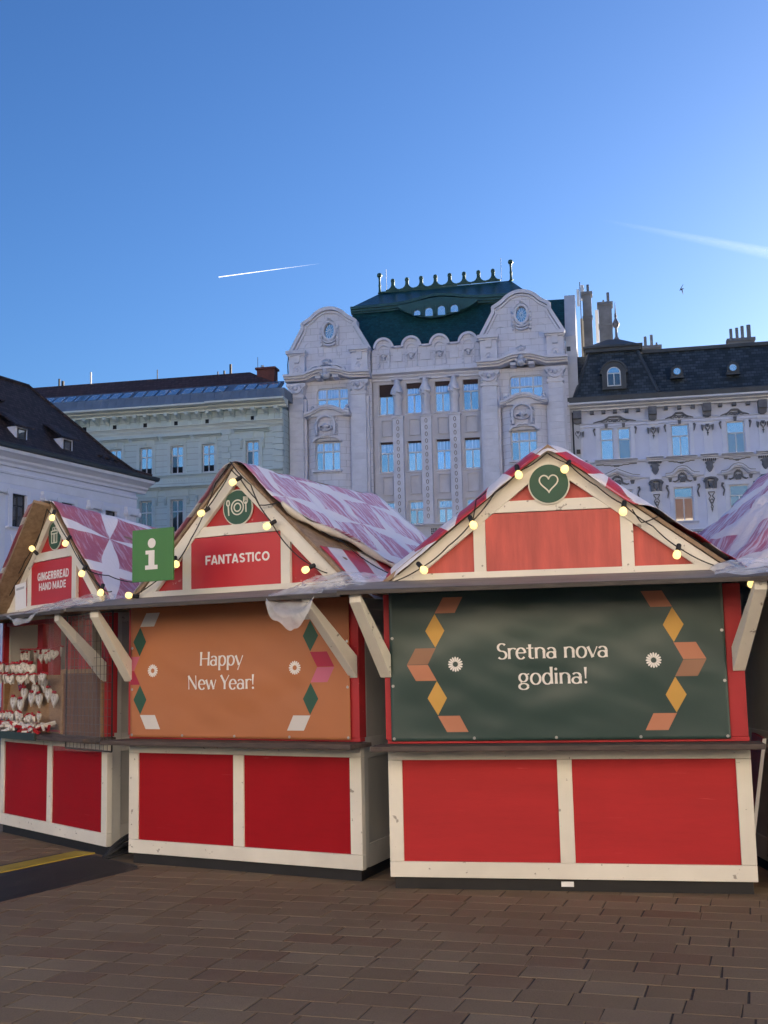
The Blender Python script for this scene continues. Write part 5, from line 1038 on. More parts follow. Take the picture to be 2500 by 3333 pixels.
    lcap.prism([(-.16, .36), (.16, .36), (.13, .1), (0, -.1), (-.13, .1)], -.22, 0); lcme = lcap.mesh('capital_ornament', DK)
    pend = MB(); pend.stroke([(-.22, .05), (.22, .05)], .05, -.12, -.04); pend.stroke([(-.2, 0), (-.05, -.22), (-.18, -.42), (-.1, -.6), (0, -.85), (.1, -.6), (.18, -.42), (.05, -.22), (.2, 0)], .055, -.12, -.04); pend.stroke(arc(0, -.55, .1, .12, 0, 360, 12), .04, -.13, -.04); pend.stroke(arc(0, -.95, .07, .09, 0, 360, 10), .04, -.12, -.04); pend.prism([(-.06, -1.08), (.06, -1.08), (0, -1.3)], -.11, -.04); pnme = pend.mesh('pendant_ornament', DK)
    for p in pil:
        q = box('pilaster', TR, t, p - .29, p + .29, -.05, .05, 15.5, 17.48); box('pilaster_base', TR, t, p - .34, p + .34, -.09, .05, 15.30, 15.498); box('pilaster_cap', TR, t, p - .36, p + .36, -.12, .05, 17.482, 17.66)
        ob('console', conme, t, loc=(p, 0, 17.82)); ob('swag_ornament', swme, t, loc=(p, 0, 17.22))
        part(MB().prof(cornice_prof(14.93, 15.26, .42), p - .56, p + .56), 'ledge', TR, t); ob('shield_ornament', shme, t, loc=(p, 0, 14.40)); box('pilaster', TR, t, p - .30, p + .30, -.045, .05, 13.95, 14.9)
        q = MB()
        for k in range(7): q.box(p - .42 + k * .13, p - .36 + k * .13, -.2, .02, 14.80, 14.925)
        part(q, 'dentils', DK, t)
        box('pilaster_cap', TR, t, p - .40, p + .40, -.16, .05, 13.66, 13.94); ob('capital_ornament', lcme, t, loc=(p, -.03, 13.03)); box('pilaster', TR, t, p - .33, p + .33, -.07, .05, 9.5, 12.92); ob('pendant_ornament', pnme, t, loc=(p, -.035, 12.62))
    # window surrounds and ornaments
    scr = MB()
    def half(s_): 
        scr.stroke([(s_ * u, v) for u, v in ((.0, .34), (.22, .33), (.36, .20), (.5, .10), (.78, .02), (.92, -.04))], [.11, .10, .08, .08, .07, .05], -.13, 0); scr.stroke([(s_ * u, v) for u, v in spiral(.2, .06, .13, 0, 1.1)], .045, -.12, 0); scr.stroke([(s_ * u, v) for u, v in ((.32, .0), (.5, -.02), (.66, .05))], .05, -.12, 0)
    half(-1); half(1); scr.prism([(-.12, .16), (.12, .16), (.07, -.05), (-.07, -.05)], -.14, 0); scme = scr.mesh('scroll_ornament', DK)
    wav = MB().stroke([(-.85, .05), (-.55, .05), (-.5, .0), (-.28, .0), (-.22, -.05), (.22, -.05), (.28, 0), (.5, 0), (.55, .05), (.85, .05)], .055, -.06, 0); wav.prism([(-.16, -.02), (.16, -.02), (.1, -.13), (-.1, -.13)], -.08, 0); wvme = wav.mesh('wavy_ornament', DK)
    brk = MB().stroke([(.07, .0), (.0, .02), (-.05, -.06), (-.02, -.2), (.03, -.42)], [.10, .13, .11, .07, .05], -.10, 0).mesh('bracket_ornament', DK); brm = MB().stroke([(-.07, .0), (.0, .02), (.05, -.06), (.02, -.2), (-.03, -.42)], [.10, .13, .11, .07, .05], -.10, 0).mesh('bracket_ornament', DK)
    lbr = MB(); lbr.stroke([(.05, .0), (-.05, .03), (-.08, -.1), (.0, -.25), (.06, -.42), (.0, -.62), (-.03, -.8)], [.12, .14, .12, .09, .08, .1, .05], -.10, 0); lbm = lbr.mesh('bracket_ornament', DK); lb2 = MB(); lb2.stroke([(-.05, .0), (.05, .03), (.08, -.1), (.0, -.25), (-.06, -.42), (.0, -.62), (.03, -.8)], [.12, .14, .12, .09, .08, .1, .05], -.10, 0); lbm2 = lb2.mesh('bracket_ornament', DK)
    key = MB().prism([(-.11, .26), (.11, .26), (.08, 0), (-.08, 0)], -.14, .02).mesh('keystone', DK)
    tym = MB()
    for s_ in (-1, 1): tym.stroke([(s_ * u, v) for u, v in ((.0, .62), (.22, .46), (.28, .15), (.5, .04), (.62, .09))], [.16, .12, .10, .08, .05], -.12, 0); tym.stroke([(s_ * u, v) for u, v in ((.12, .0), (.2, .22), (.08, .36))], .06, -.11, 0); tym.prism([(s_ * .68, .30), (s_ * .93, .30), (s_ * .88, .06), (s_ * .73, .06)], -.08, 0)
    tym.prism([(-.16, .02), (.16, .02), (.12, .26), (0, .34), (-.12, .26)], -.13, 0); tyme = tym.mesh('tympanum_ornament', DK)
    for i, (a, hw) in enumerate([(2.85, 1.02)] + [(q, .60) for q in ax]):
        s_ = 1.55 if i == 0 else 1.0; o = ob('scroll_ornament', scme, t, loc=(a, 0, 17.84)); o.scale.x = s_ if i == 0 else 1
        for sx in (-1, 1):
            box('window_surround', TR, t, a + sx * (hw + .15) - .13, a + sx * (hw + .15) + .13, -.045, .03, 15.24, 17.45); ob('bracket_ornament', brk if sx < 0 else brm, t, loc=(a + sx * (hw + .36), 0, 17.36))
            ob('bracket_ornament', lbm if sx < 0 else lbm2, t, loc=(a + sx * ((hw if i else .98) + .40), 0, 13.2)); box('window_surround', TR, t, a + sx * ((hw + .02 if i else .96) + .15) - .12, a + sx * ((hw + .02 if i else .96) + .15) + .12, -.045, .03, 10.8, 13.35)
        box('window_surround', TR, t, a - hw - .3, a + hw + .3, -.06, .03, 17.42, 17.50); box('window_surround', TR, t, a - hw - .28, a + hw + .28, -.06, .03, 13.12, 13.35)
        if i == 0: [ob('keystone', key, t, loc=(x, 0, 17.42)) for x in (2.28, 3.44)]; box('mullion_pier', TR, t, 2.74, 3.0, -.03, .03, 15.24, 17.41)
        else: ob('keystone', key, t, loc=(a, 0, 17.42))
        part(MB().prof(cornice_prof(14.98, 15.20, .40), a - hw - .42, a + hw + .42), 'window_sill', TR, t); o = ob('wavy_ornament', wvme, t, loc=(a, 0, 14.84)); o.scale.x = 1.6 if i == 0 else 1.0
        part(MB().prof(cornice_prof(10.60, 10.78, .3), a - hw - .3, a + hw + .3), 'window_sill', TR, t)
        W2 = 1.52 if i == 0 else 1.10
        if i == 0: pth = [(-W2, 14.0), (-1.05, 14.04), (-.6, 14.22), (0, 14.48), (.6, 14.22), (1.05, 14.04), (W2, 14.0)]
        else: pth = [(-W2, 13.98), (-.8, 14.0), (-.62, 14.08), (-.48, 14.24), (-.28, 14.40), (0, 14.46), (.28, 14.40), (.48, 14.24), (.62, 14.08), (.8, 14.0), (W2, 13.98)]
        part(MB().stroke([(a + u, v - .05) for u, v in pth], .13, -.34, .03), 'pediment', TR, t); part(MB().stroke([(a + u, v - .16) for u, v in pth], .10, -.22, .03), 'pediment', TR, t); part(MB().stroke([(a + u, v + .03) for u, v in pth], .035, -.36, .0), 'pediment_flashing', DK, t)
        o = ob('tympanum_ornament', tyme, t, loc=(a, 0, 13.44)); o.scale.x = 1.25 if i == 0 else 1
    moulding(t, 'string_course', TR, [(.02, 14.98), (-.12, 15.0), (-.16, 15.10), (.02, 15.14)], 0, L); moulding(t, 'string_course', TR, [(.02, 13.80), (-.06, 13.82), (-.09, 13.90), (.02, 13.92)], 0, L)
    part(MB().prof(cornice_prof(9.95, 10.25, .35), 0, L), 'string_course', TR, t)
    # balcony railing glimpsed beside the tarpaulin
    q = MB(); q.box(7.0, 12.0, -.95, -.90, 9.95, 10.0)
    for k in range(17): x = 7.0 + k * .3; q.stroke([(x, 9.2), (x + .3, 9.95)], .03, -.94, -.91); q.stroke([(x + .3, 9.2), (x, 9.95)], .03, -.935, -.905)
    part(q, 'balcony_railing', DK, t); box('balcony_slab', TR, t, 6.9, 12.1, -1.0, 0, 9.0, 9.2)
    # mansard
    def quad(p, nm, mt, th=.1):
        v = [Vector(x) for x in p]; nr = (v[1] - v[0]).cross(v[-1] - v[0]).normalized(); n = len(v); return part(MB().add(v + [x - nr * th for x in v], [tuple(range(n)), tuple(range(2 * n - 1, n - 1, -1))] + [(i, i + n, (i + 1) % n + n, (i + 1) % n) for i in range(n)]), nm, mt, t)
    quad([(4.6, -.1, 19.6), (L, -.1, 19.6), (L, 1.6, 22.9), (4.6, 1.6, 22.9)], 'roof_slope', SL); quad([(-.1, -.05, 19.6), (1.3, -.05, 19.6), (1.3, 1.3, 22.9), (.1, 1.3, 22.9)], 'roof_slope', SL)
    quad([(.22, -.45, 19.6), (5.85, -.45, 19.6), (4.62, .75, 22.95), (1.35, .75, 22.95)], 'pavilion_roof', SL); quad([(5.85, -.45, 19.6), (5.85, 2.4, 19.6), (4.62, 2.4, 22.95), (4.62, .75, 22.95)], 'pavilion_roof', SL); quad([(.22, 2.4, 19.6), (.22, -.45, 19.6), (1.35, .75, 22.95), (1.35, 2.4, 22.95)], 'pavilion_roof', SL)
    for a, b in (((.22, -.47, 19.62), (1.35, .73, 22.97)), ((5.85, -.47, 19.62), (4.62, .73, 22.97))): part(MB().tube([a, b], .11, 8), 'hip_roll', RF, t)
    box('pavilion_cap', RF, t, 1.1, 4.88, .5, 3, 22.95, 23.22); box('pavilion_cap', RF, t, .95, 5.0, .35, 3.1, 23.22, 23.36); quad([(1.1, .6, 23.36), (4.85, .6, 23.36), (3.4, 2.4, 24.3), (2.6, 2.4, 24.3)], 'pavilion_top', RF); quad([(4.85, .6, 23.36), (4.85, 4.5, 23.36), (3.4, 2.4, 24.3)], 'pavilion_top', RF)
    box('ridge_band', RF, t, 5.0, L, 1.45, 1.75, 22.88, 23.12); quad([(4.6, 1.6, 23.1), (L, 1.6, 23.1), (L, 7, 23.6), (4.6, 7, 23.6)], 'roof_flat', RF); box('verge', RF, t, -.15, .1, -.2, 6, 19.6, 23.3)
    # dormers
    d = part(MB().prism([(2.15, 20.0), (2.15, 21.1), (2.0, 21.15), (2.05, 21.35)] + arc(2.96, 21.25, .82, .70, 172, 8, 16) + [(3.9, 21.35), (3.92, 21.15), (3.77, 21.1), (3.77, 20.0)], -.55, 1.2), 'dormer', RF, t)
    part(MB().stroke(arc(2.96, 21.22, .86, .74, 175, 5, 18), .10, -.66, -.3), 'dormer_hood', RF, d)
    part(MB().prism([(2.49, 20.2), (2.49, 21.1)] + arc(2.95, 21.12, .46, .42, 180, 0, 14) + [(3.41, 21.1), (3.41, 20.2)], -.60, -.551), 'dormer_window', WFRAME, d)
    dw = MB(); dw.box(2.56, 2.91, -.612, -.602, 20.27, 21.05); part(dw, 'pane', PANED, d); part(MB().box(2.99, 3.34, -.612, -.602, 20.27, 21.05), 'pane', PANED, d); part(MB().prism([(2.56, 21.12)] + arc(2.95, 21.12, .39, .35, 180, 0, 12) + [(3.34, 21.12)], -.612, -.602), 'pane', PANE2, d)
    for x in (7.18, 10.85, 14.5, 18.1):
        d = part(MB().prism([(x - .42, 20.68)] + arc(x, 21.06, .40, .42, 190, -10, 18) + [(x + .42, 20.68)], .0, 1.0), 'round_dormer', RF, t); part(MB().stroke(arc(x, 21.08, .28, .28, 0, 360, 20), .09, -.08, .0), 'dormer_ring', RF, d); part(MB().prism(arc(x, 21.08, .24, .24, 0, 345, 23), -.03, -.002), 'pane', PANE, d); part(MB().prism([(x - .07, 21.42), (x + .07, 21.42), (x + .04, 21.56), (x, 21.62), (x - .04, 21.56)], -.02, .1), 'dormer_knob', RF, d); box('dormer_apron', RF, d, x - .46, x + .46, -.1, .3, 20.60, 20.70)
    # chimneys
    def chim(x0, x1, y0, y1, z0, z1, pots, mt=CH):
        c = box('chimney', mt, t, x0, x1, y0, y1, z0, z1); box('chimney_cap', mt, c, x0 - .1, x1 + .1, y0 - .1, y1 + .1, z1, z1 + .22)
        for zz in (z0 + (z1 - z0) * .45, z0 + (z1 - z0) * .8): 
            if z1 - z0 > 2: box('chimney_band', mt, c, x0 - .05, x1 + .05, y0 - .05, y1 + .05, zz, zz + .12)
        for px, pr, ph in pots: part(MB().tube([(px, (y0 + y1) / 2, z1 + .22), (px, (y0 + y1) / 2, z1 + .22 + ph)], pr, 10), 'chimney_pot', mt, c)
    chim(.98, 1.62, 5.6, 6.4, 20, 28.75, [(1.4, .10, .65)]); chim(2.12, 3.08, 5.6, 6.6, 20, 27.85, [(2.5, .07, .3), (2.85, .11, .85)])
    chim(5.10, 6.45, 5.8, 6.3, 22.5, 24.35, [(5.4, .11, .75), (5.85, .11, .85), (6.2, .07, .25)]); chim(11.25, 13.05, 5.7, 6.3, 22.5, 24.4, [(11.5, .11, .8), (11.92, .11, .85), (12.3, .12, .95), (12.75, .15, 1.0)])
    part(MB().lathe([(.28, 0), (.22, .3), (.10, .5), (.08, 1.1), (.2, 1.25), (.26, 1.45), (.14, 1.7), (.07, 1.85), (.10, 2.0), (.05, 2.3), (.01, 3.1)], (3.3, 3.2, 24.2), 12), 'roof_finial', DK, t, smooth=True)
    box('rear_wall', pm('cream_rear_wall', (.55, .49, .40), .8, .1, 1, .1), t, .72, 1.3, 7.5, 9.5, 20, 27.5)
    an = box('antenna_mast', DFRAME, t, .78, .84, 6.9, 6.96, 24, 30.2); box('antenna_panel', WFRAME, an, .55, .75, 6.8, 6.95, 28.3, 29.6); box('antenna_panel', WFRAME, an, .86, 1.1, 6.8, 6.95, 28.7, 29.9); box('antenna_panel', WFRAME, an, 1.85, 2.1, 7.2, 7.4, 25.5, 28.0)
    q = part(MB().tube([(.05, -.12, 0), (.05, -.12, 18.6)], .07, 8), 'downpipe', DGUT, t); box('wall_lamp', DFRAME, t, .22, .48, -.3, -.05, 15.7, 15.98)
grey_house()
deepen([o for o in COL.objects if o.name == 'grey_house'][0], 1.5, .0)

# ------------------------------------------------------------------ green-grey house left of the bank
def green_house():
    PL = ashlar('grey_green_render', (.56, .65, .64), 30, .42, .022, .66, .02, grime=.22, bump=.5); TR = pm('grey_green_trim', (.58, .66, .64), .8, .08, 1, .12, 16, grime=.24); TRL = pm('pale_cornice_green', (.68, .72, .67), .8, .08, 1, .1, 14, grime=.24)
    RT = tiles('dark_red_tiles', (.125, .062, .052), .28, .24, .3, .8, spec=.3); BR = pm('brick_chimney', (.16, .055, .045), .85, .3, 3, .4, 20)
    t = thing('green_house', 'grey-green house with quoins, lead gutter and a row of skylights', 'building', (-7.482, 80.134, 0), R(-11.2)); L = -24.0
    box('core', TR, t, L, .3, .6, 12, 0, 20.2)
    axes = [-1.62] + [-4.92 - 2.335 * k for k in range(8)]; holes = []
    for i, a in enumerate(axes):
        for c, d in ((15.40, 17.43), (11.15, 13.58), (6.6, 9.2)): holes.append((a - .47, a + .47, c, d, i))
    part(wall(MB(), L, .58, 0, 19.75, [h[:4] for h in holes if h[4] > 0] , 0, .28), 'wall', PL, t) if 0 else None
    part(wall(MB(), L, -3.85, 0, 19.75, [h[:4] for h in holes if h[4] > 0], .0, .28), 'wall', PL, t); part(wall(MB(), -3.85, .58, 0, 19.75, [h[:4] for h in holes if h[4] == 0], -.14, .30), 'wall', PL, t)
    part(MB().add([(.58, -.14, 0), (.58, 2.2, 0), (.58, 2.2, 19.75), (.58, -.14, 19.75)], [(0, 1, 2, 3)]), 'side_wall', PL, t); part(MB().add([(-3.85, -.14, 0), (-3.85, 0, 0), (-3.85, 0, 19.75), (-3.85, -.14, 19.75)], [(3, 2, 1, 0)]), 'wall_return', PL, t)
    for k, (a, b, c, d, i) in enumerate(holes):
        y = .14 if i else .0; top = c > 15
        window(t, a + .02, b - .02, c + .02, d - .02, y, (.5,), .655, fw=.075, pane=PANE2 if top else PANED, panes=({0: 'pane_dark', 1: 'pane_dim'} if i % 2 == 0 and top else None))
        if top and i: box('half_curtain', DARKIN, t, a + .10, b - .10, y + .02, y + .03, c + .1, c + .52)
        yo = 0 if i else -.14; cx = (a + b) / 2
        for sx in (-1, 1): box('window_surround', TR, t, cx + sx * .60 - .11, cx + sx * .60 + .11, yo - .06, yo + .02, c - .02, d + .14)
        box('window_surround', TR, t, cx - .49, cx + .49, yo - .055, yo + .02, d, d + .14)
        if top:
            hw = 1.02 if i else 1.26; z0 = 17.86 if i else 18.02
            part(MB().prof(cornice_prof(z0, z0 + .27, .34, yo), cx - hw, cx + hw), 'window_hood', TR, t); box('hood_frieze', TR, t, cx - .62 if i else cx - .9, cx + .62 if i else cx + .9, yo - .09, yo + .02, d + .145, z0 - .002); part(MB().prism([(cx - .09, d + .12), (cx + .09, d + .12), (cx + .13, z0), (cx - .13, z0)], yo - .16, yo), 'keystone', TR, t)
            if not i:
                for sx in (-1, 1): part(MB().prof([(yo, 16.9), (yo - .1, 16.95), (yo - .2, 17.4), (yo, 17.75)], cx + sx * .8 - .08, cx + sx * .8 + .08), 'hood_console', TR, t)
            box('window_sill', TR, t, cx - .7, cx + .7, yo - .12, yo + .02, c - .1, c - .02)
        elif c > 11:
            part(MB().prof(cornice_prof(14.22, 14.50, .38, yo), cx - 1.12, cx + 1.12), 'window_hood', TR, t); box('hood_frieze', TR, t, cx - .90, cx + .90, yo - .10, yo + .02, 13.80, 14.218)
            for sx in (-1, 1): part(MB().prof([(yo, 13.2), (yo - .1, 13.25), (yo - .22, 13.6), (yo, 13.79)], cx + sx * .84 - .08, cx + sx * .84 + .08), 'hood_console', TR, t)
            q = MB(); q.box(cx - .78, cx + .78, yo - .03, yo + .02, 14.76, 15.10); part(q, 'apron_panel', TR, t); q = MB()
            for s_ in range(7): q.blob((cx - .6 + s_ * .2, yo - .03, 14.93), .08, .03, .07, 8, 4)
            part(q, 'apron_relief', TR, t)
    part(MB().prof(cornice_prof(15.12, 15.34, .22), L, -3.86), 'string_course', TR, t); part(MB().prof(cornice_prof(15.12, 15.34, .22, -.14), -3.9, .62), 'string_course', TR, t)
    for z0, z1, o_ in ((18.36, 18.56, .14), (18.62, 18.86, .22)): part(MB().prof(cornice_prof(z0, z1, o_), L, -3.86), 'string_course', TRL, t); part(MB().prof(cornice_prof(z0, z1, o_, -.14), -3.9, .64), 'string_course', TRL, t)
    part(MB().prof(cornice_prof(19.70, 20.2, .85), L, -4.72), 'cornice', TRL, t); part(MB().prof(cornice_prof(19.68, 20.2, .85, -.14), -4.70, .98), 'cornice', TRL, t)
    cons = MB().prof([(.02, .0), (-.10, .0), (-.16, .12), (-.30, .2), (-.52, .3), (-.52, .5), (.02, .5)], -.12, .12); consm = cons.mesh('cornice_console', TR); fr = MB()
    xs = [.27, -.55, -1.37, -2.18, -3.0, -3.84] + [-4.75 - .775 * k for k in range(24)]
    for k, x in enumerate(xs): ob('cornice_console', consm, t, loc=(x, -.14 if x > -3.9 else 0, 19.18)); box('frieze_pier', TR, t, x - .11, x + .11, (-.19 if x > -3.9 else -.05), .0, 18.862, 19.178)
    for x in [-1.55] + [-4.95 - 2.335 * k for k in range(8)]: box('attic_vent', DARKIN, t, x - .18, x + .18, (-.155 if x > -3.8 else -.02), .02, 18.88, 19.20)
    # quoins
    qm = {w_: MB().box(0, w_, -.075, .0, 0, .385).mesh('quoin', TR) for w_ in (.56, .78)}
    for k in range(19): w_ = .56 if k % 2 else .78; ob('quoin', qm[w_], t, loc=(.58 - w_ + .06, -.14, 10.3 + k * .425))
    qs = MB().box(0, .075, 0, .6, 0, .385).mesh('quoin', TR)
    for k in range(19): ob('quoin', qs, t, loc=(.58, -.215, 10.3 + k * .425))
    q2 = {w_: MB().box(0, w_, -.075, .0, 0, .385).mesh('quoin', TR) for w_ in (.50, .66)}
    for k in range(19): w_ = .50 if k % 2 else .66; ob('quoin', q2[w_], t, loc=(-3.85, -.14, 10.3 + k * .425))
    # lead parapet gutter in sheets, skylights, tiled roof, chimney
    lm = MB().add([(0, -.92, 20.22), (.60, -.92, 20.22), (.60, -.62, 20.92), (0, -.62, 20.92), (0, -.5, 20.22), (.60, -.5, 20.22), (.60, -.5, 20.92), (0, -.5, 20.92)], [(0, 1, 2, 3), (1, 5, 6, 2), (5, 4, 7, 6), (4, 0, 3, 7), (3, 2, 6, 7)]).mesh('lead_sheet', LEAD)
    for k in range(36): x = .78 - .615 * (k + 1); ob('lead_sheet', lm, t, loc=(x, -.14 if x > -4.8 else 0, 0))
    box('lead_gutter', LEAD, t, L, .8, -.55, .25, 20.21, 20.98); box('lead_gutter', LEAD, t, .55, .95, -.9, 2.2, 20.21, 20.9)
    sa = math.atan2(.62, 1.0)
    def sl(y): return 20.98 + (y - .2) * .62
    part(MB().prof([(.2, 20.9), (2.05, sl(2.05)), (2.05, sl(2.05) - .2), (.2, 20.7)], L, .1), 'roof_lead', LEAD, t)
    g = -.55; x = -.75
    for grp in range(5):
        x1 = .0 - grp * 3.62 - (.0 if grp == 0 else .35)
        for k in range(4 if grp != 3 else 5):
            b_ = x1 - k * .86; a_ = b_ - .78; m = MB(); v = [(a_, .62, sl(.62)), (b_, .62, sl(.62)), (b_, 1.75, sl(1.75)), (a_, 1.75, sl(1.75))]; o = MB().add([(p[0], p[1], p[2] + .05) for p in v] + v, [(0, 1, 2, 3), (0, 4, 5, 1), (1, 5, 6, 2), (2, 6, 7, 3), (3, 7, 4, 0)]).build('skylight', LEAD, t)
            e = .05; v2 = [(a_ + e, .62 + e, sl(.62 + e) + .058), (b_ - e, .62 + e, sl(.62 + e) + .058), (b_ - e, 1.75 - e, sl(1.75 - e) + .058), (a_ + e, 1.75 - e, sl(1.75 - e) + .058)]; MB().add(v2, [(0, 1, 2, 3)]).build('pane', PANE, o)
        box('dormer_cheek', LEAD, t, x1 - (4 if grp != 3 else 5) * .86 - .18, x1 - (4 if grp != 3 else 5) * .86 - .06, .4, 2.0, 20.9, 22.2) if 0 else None
    rz = 23.48; part(MB().add([(L, 2.0, sl(2.0) + .02), (-.75, 2.0, sl(2.0) + .02), (-3.1, 4.0, rz), (L, 4.0, rz), (-.75, 8, 21.5), (L, 8, 21.5)], [(0, 1, 2, 3), (1, 4, 2), (4, 5, 3, 2)]), 'roof_slope', RT, t)
    c = box('chimney', BR, t, -2.25, -.93, 3.0, 3.9, 21.2, 23.35); box('chimney_cap', BR, c, -2.36, -.82, 2.9, 4.0, 23.352, 23.5); part(MB().tube([(-1.95, 3.4, 23.5), (-1.95, 3.4, 23.75)], .12, 10), 'chimney_pot', STEEL, c); part(MB().tube([(-2.3, 3.4, 23.4), (-2.3, 3.4, 24.4)], .02, 6), 'aerial', DFRAME, c)
    for x, h, r_ in ((-4.6, .7, .10), (-5.1, .25, .08), (-5.6, .22, .05), (-10.4, .7, .04), (-15.8, .9, .07), (-18.4, .55, .08), (-18.1, .35, .12)): part(MB().tube([(x, 4.0, rz - .1), (x, 4.0, rz + h)], r_, 8), 'roof_vent', DFRAME if r_ != .07 else WFRAME, t)
    part(MB().tube([(.72, 1.9, 0), (.72, 1.9, 19.6)], .06, 8), 'downpipe', DFRAME, t)
green_house()
deepen([o for o in COL.objects if o.name == 'green_house'][0], 1.5, -.145)

# ------------------------------------------------------------------ white house at the left edge
def white_house():
    PL = pm('white_blue_render', (.70, .74, .88), .85, .05, .7, .1, 16, grime=.14); TR = pm('white_trim', (.75, .78, .88), .8, .06, 1, .1, 16, grime=.15); RT = tiles('brown_plain_tiles', (.066, .044, .040), .20, .17, .4, .75, spec=.3); GT_ = pm('dark_slate_gutter', (.035, .048, .055), .45, .25, 2, .15)
    t = thing('white_house', 'white house with a steep brown hipped roof and dormers', 'building', (-14.579, 68, 0), R(66)); L = -30.0
    box('core', PL, t, L, -.4, .4, 8.6, 0, 12.5)
    axes = [-2.39 - 3.755 * k for k in range(7)]; holes = []
    for a in axes: holes += [(a - .52, a + .52, 8.97, 10.69), (a - .40, a + .40, 5.2, 7.12)]
    part(wall(MB(), L, 0, 0, 12.2, holes, 0, .22), 'wall', PL, t); part(MB().add([(0, 0, 0), (0, 8.6, 0), (0, 8.6, 12.2), (0, 0, 12.2)], [(0, 1, 2, 3)]), 'end_wall', PL, t)
    for h in holes:
        window(t, *h, .12, (.5,), .66, frame=DFRAME, pane=PANED, fw=.06); cx = (h[0] + h[1]) / 2; hw = (h[1] - h[0]) / 2
        for sx in (-1, 1): box('window_surround', TR, t, cx + sx * (hw + .14) - .13, cx + sx * (hw + .14) + .13, -.05, .02, h[2], h[3] + .24)
        box('window_surround', TR, t, cx - hw - .008, cx + hw + .008, -.048, .02, h[3], h[3] + .24)
        if h[2] > 8:
            part(MB().prof(cornice_prof(8.82, 8.97, .22), cx - .98, cx + .98), 'window_sill', TR, t); part(MB().prism([(cx - .6, 8.6)] + arc(cx, 8.55, .55, .62, 180, 360, 12) + [(cx + .6, 8.6)], -.06, .02), 'apron_shell', TR, t)
        else: part(MB().prof(cornice_prof(7.5, 7.66, .25), cx - .72, cx + .72), 'window_hood', TR, t); part(MB().stroke(arc(cx, 7.72, .5, .32, 0, 180, 12), .06, -.07, .02), 'hood_arch', TR, t)
    for a in [-.53] + [-3.92 - 3.755 * k for k in range(7)]:
        box('pilaster', TR, t, a - .46, a + .46, -.07, .02, 3, 10.55); q = MB(); q.box(a - .60, a + .60, -.22, .02, 10.62, 11.06); q.box(a - .52, a + .52, -.26, -.221, 10.66, 10.82)
        for s_ in (-1, 1): q.tube([(a + s_ * .50, -.30, 10.70), (a + s_ * .50, .0, 10.70)], .155, 12)
        part(q, 'console_capital', TR, t)
    moulding(t, 'string_course', TR, [(.02, 11.62), (-.08, 11.64), (-.10, 11.74), (.02, 11.80)], L, .05); moulding(t, 'frieze', TR, [(.02, 11.15), (-.03, 11.15), (-.03, 11.60), (.02, 11.60)], L, .03)
    part(MB().prof([(.02, 12.0), (-.16, 12.02), (-.20, 12.16), (-.34, 12.26), (-.36, 12.38), (-.62, 12.52), (-.80, 12.58), (-.82, 12.74), (.02, 12.78)], L, .72), 'cornice', TR, t)
    part(MB().prof([(-.86, 12.74), (-.98, 12.80), (-1.0, 12.96), (-.2, 13.12), (.1, 13.12), (.1, 12.79)], L, .98), 'gutter', GT_, t); 
    # roof: front slope with bell-cast eaves, hipped at the far end
    E0, RY, RZ = .75, 4.35, 18.0
    sec = [(-.75, 13.02), (.1, 13.32), (1.0, 14.2), (2.2, 15.6), (RY, RZ)]; m = MB(); n = len(sec)
    for y, z in sec: m.v += [(L, y, z), (-.05 - y if y > 0 else .55, y, z)]
    for i in range(n - 1): m.f.append((2 * i, 2 * i + 1, 2 * i + 3, 2 * i + 2))
    part(m, 'roof_slope', RT, t); m = MB()
    for y, z in sec: xx = -.05 - y if y > 0 else .55; m.v += [(xx, y, z), (xx, 8.7 - y, z)]
    for i in range(n - 1): m.f.append((2 * i, 2 * i + 1, 2 * i + 3, 2 * i + 2))
    part(m, 'roof_hip', tiles('brown_hip_tiles', (.066, .044, .040), .20, .17, .4, .75, ax=1, spec=.3), t); m = MB()
    for y, z in sec: m.v += [(L, 8.7 - y, z), (-.05 - y if y > 0 else .55, 8.7 - y, z)]
    for i in range(n - 1): m.f.append((2 * i, 2 * i + 1, 2 * i + 3, 2 * i + 2))
    part(m, 'roof_slope', RT, t); part(MB().tube([(-.05 - y if y > 0 else .55, y, z + .03) for y, z in sec], .10, 7), 'hip_tiles', RT, t); part(MB().tube([(L, RY, RZ + .03), (-.05 - RY, RY, RZ + .03)], .13, 7), 'ridge_tiles', RT, t)
    for cx in (-5.57, -9.22, -12.9, -16.6):
        d = part(MB().prism([(cx - .44, 13.62), (cx - .44, 14.36), (cx + .44, 14.36), (cx + .44, 13.62)], .55, 2.0), 'dormer', TR, t); window(d, cx - .31, cx + .31, 13.70, 14.27, .50, (), 0, frame=DFRAME, pane=PANED, fw=.05)
        part(MB().add([(cx - .75, .30, 14.32), (cx + .75, .30, 14.32), (cx + .45, 1.9, 15.30), (cx - .45, 1.9, 15.30), (cx - .75, .30, 14.40), (cx + .75, .30, 14.40), (cx + .3, 1.6, 15.25), (cx - .3, 1.6, 15.25)], [(0, 1, 5, 4), (4, 5, 6, 7), (1, 2, 6, 5), (3, 0, 4, 7), (0, 3, 2, 1), (2, 3, 7, 6)]), 'dormer_roof', RT, d)
    for x, y, z in ((-2.6, .62, 13.85), (-2.0, .55, 13.78), (-1.3, .5, 13.72), (-8.5, 2.6, 16.1), (-10.6, 3.3, 16.9)): box('roof_vent', RT, t, x - .14, x + .14, y - .12, y + .2, z, z + .10)
    part(MB().tube([(-1.6, -.9, 3.9), (-.2, -3.0, 4.1)], .012, 5), 'wire', BLACK, t) if 0 else None
white_house()

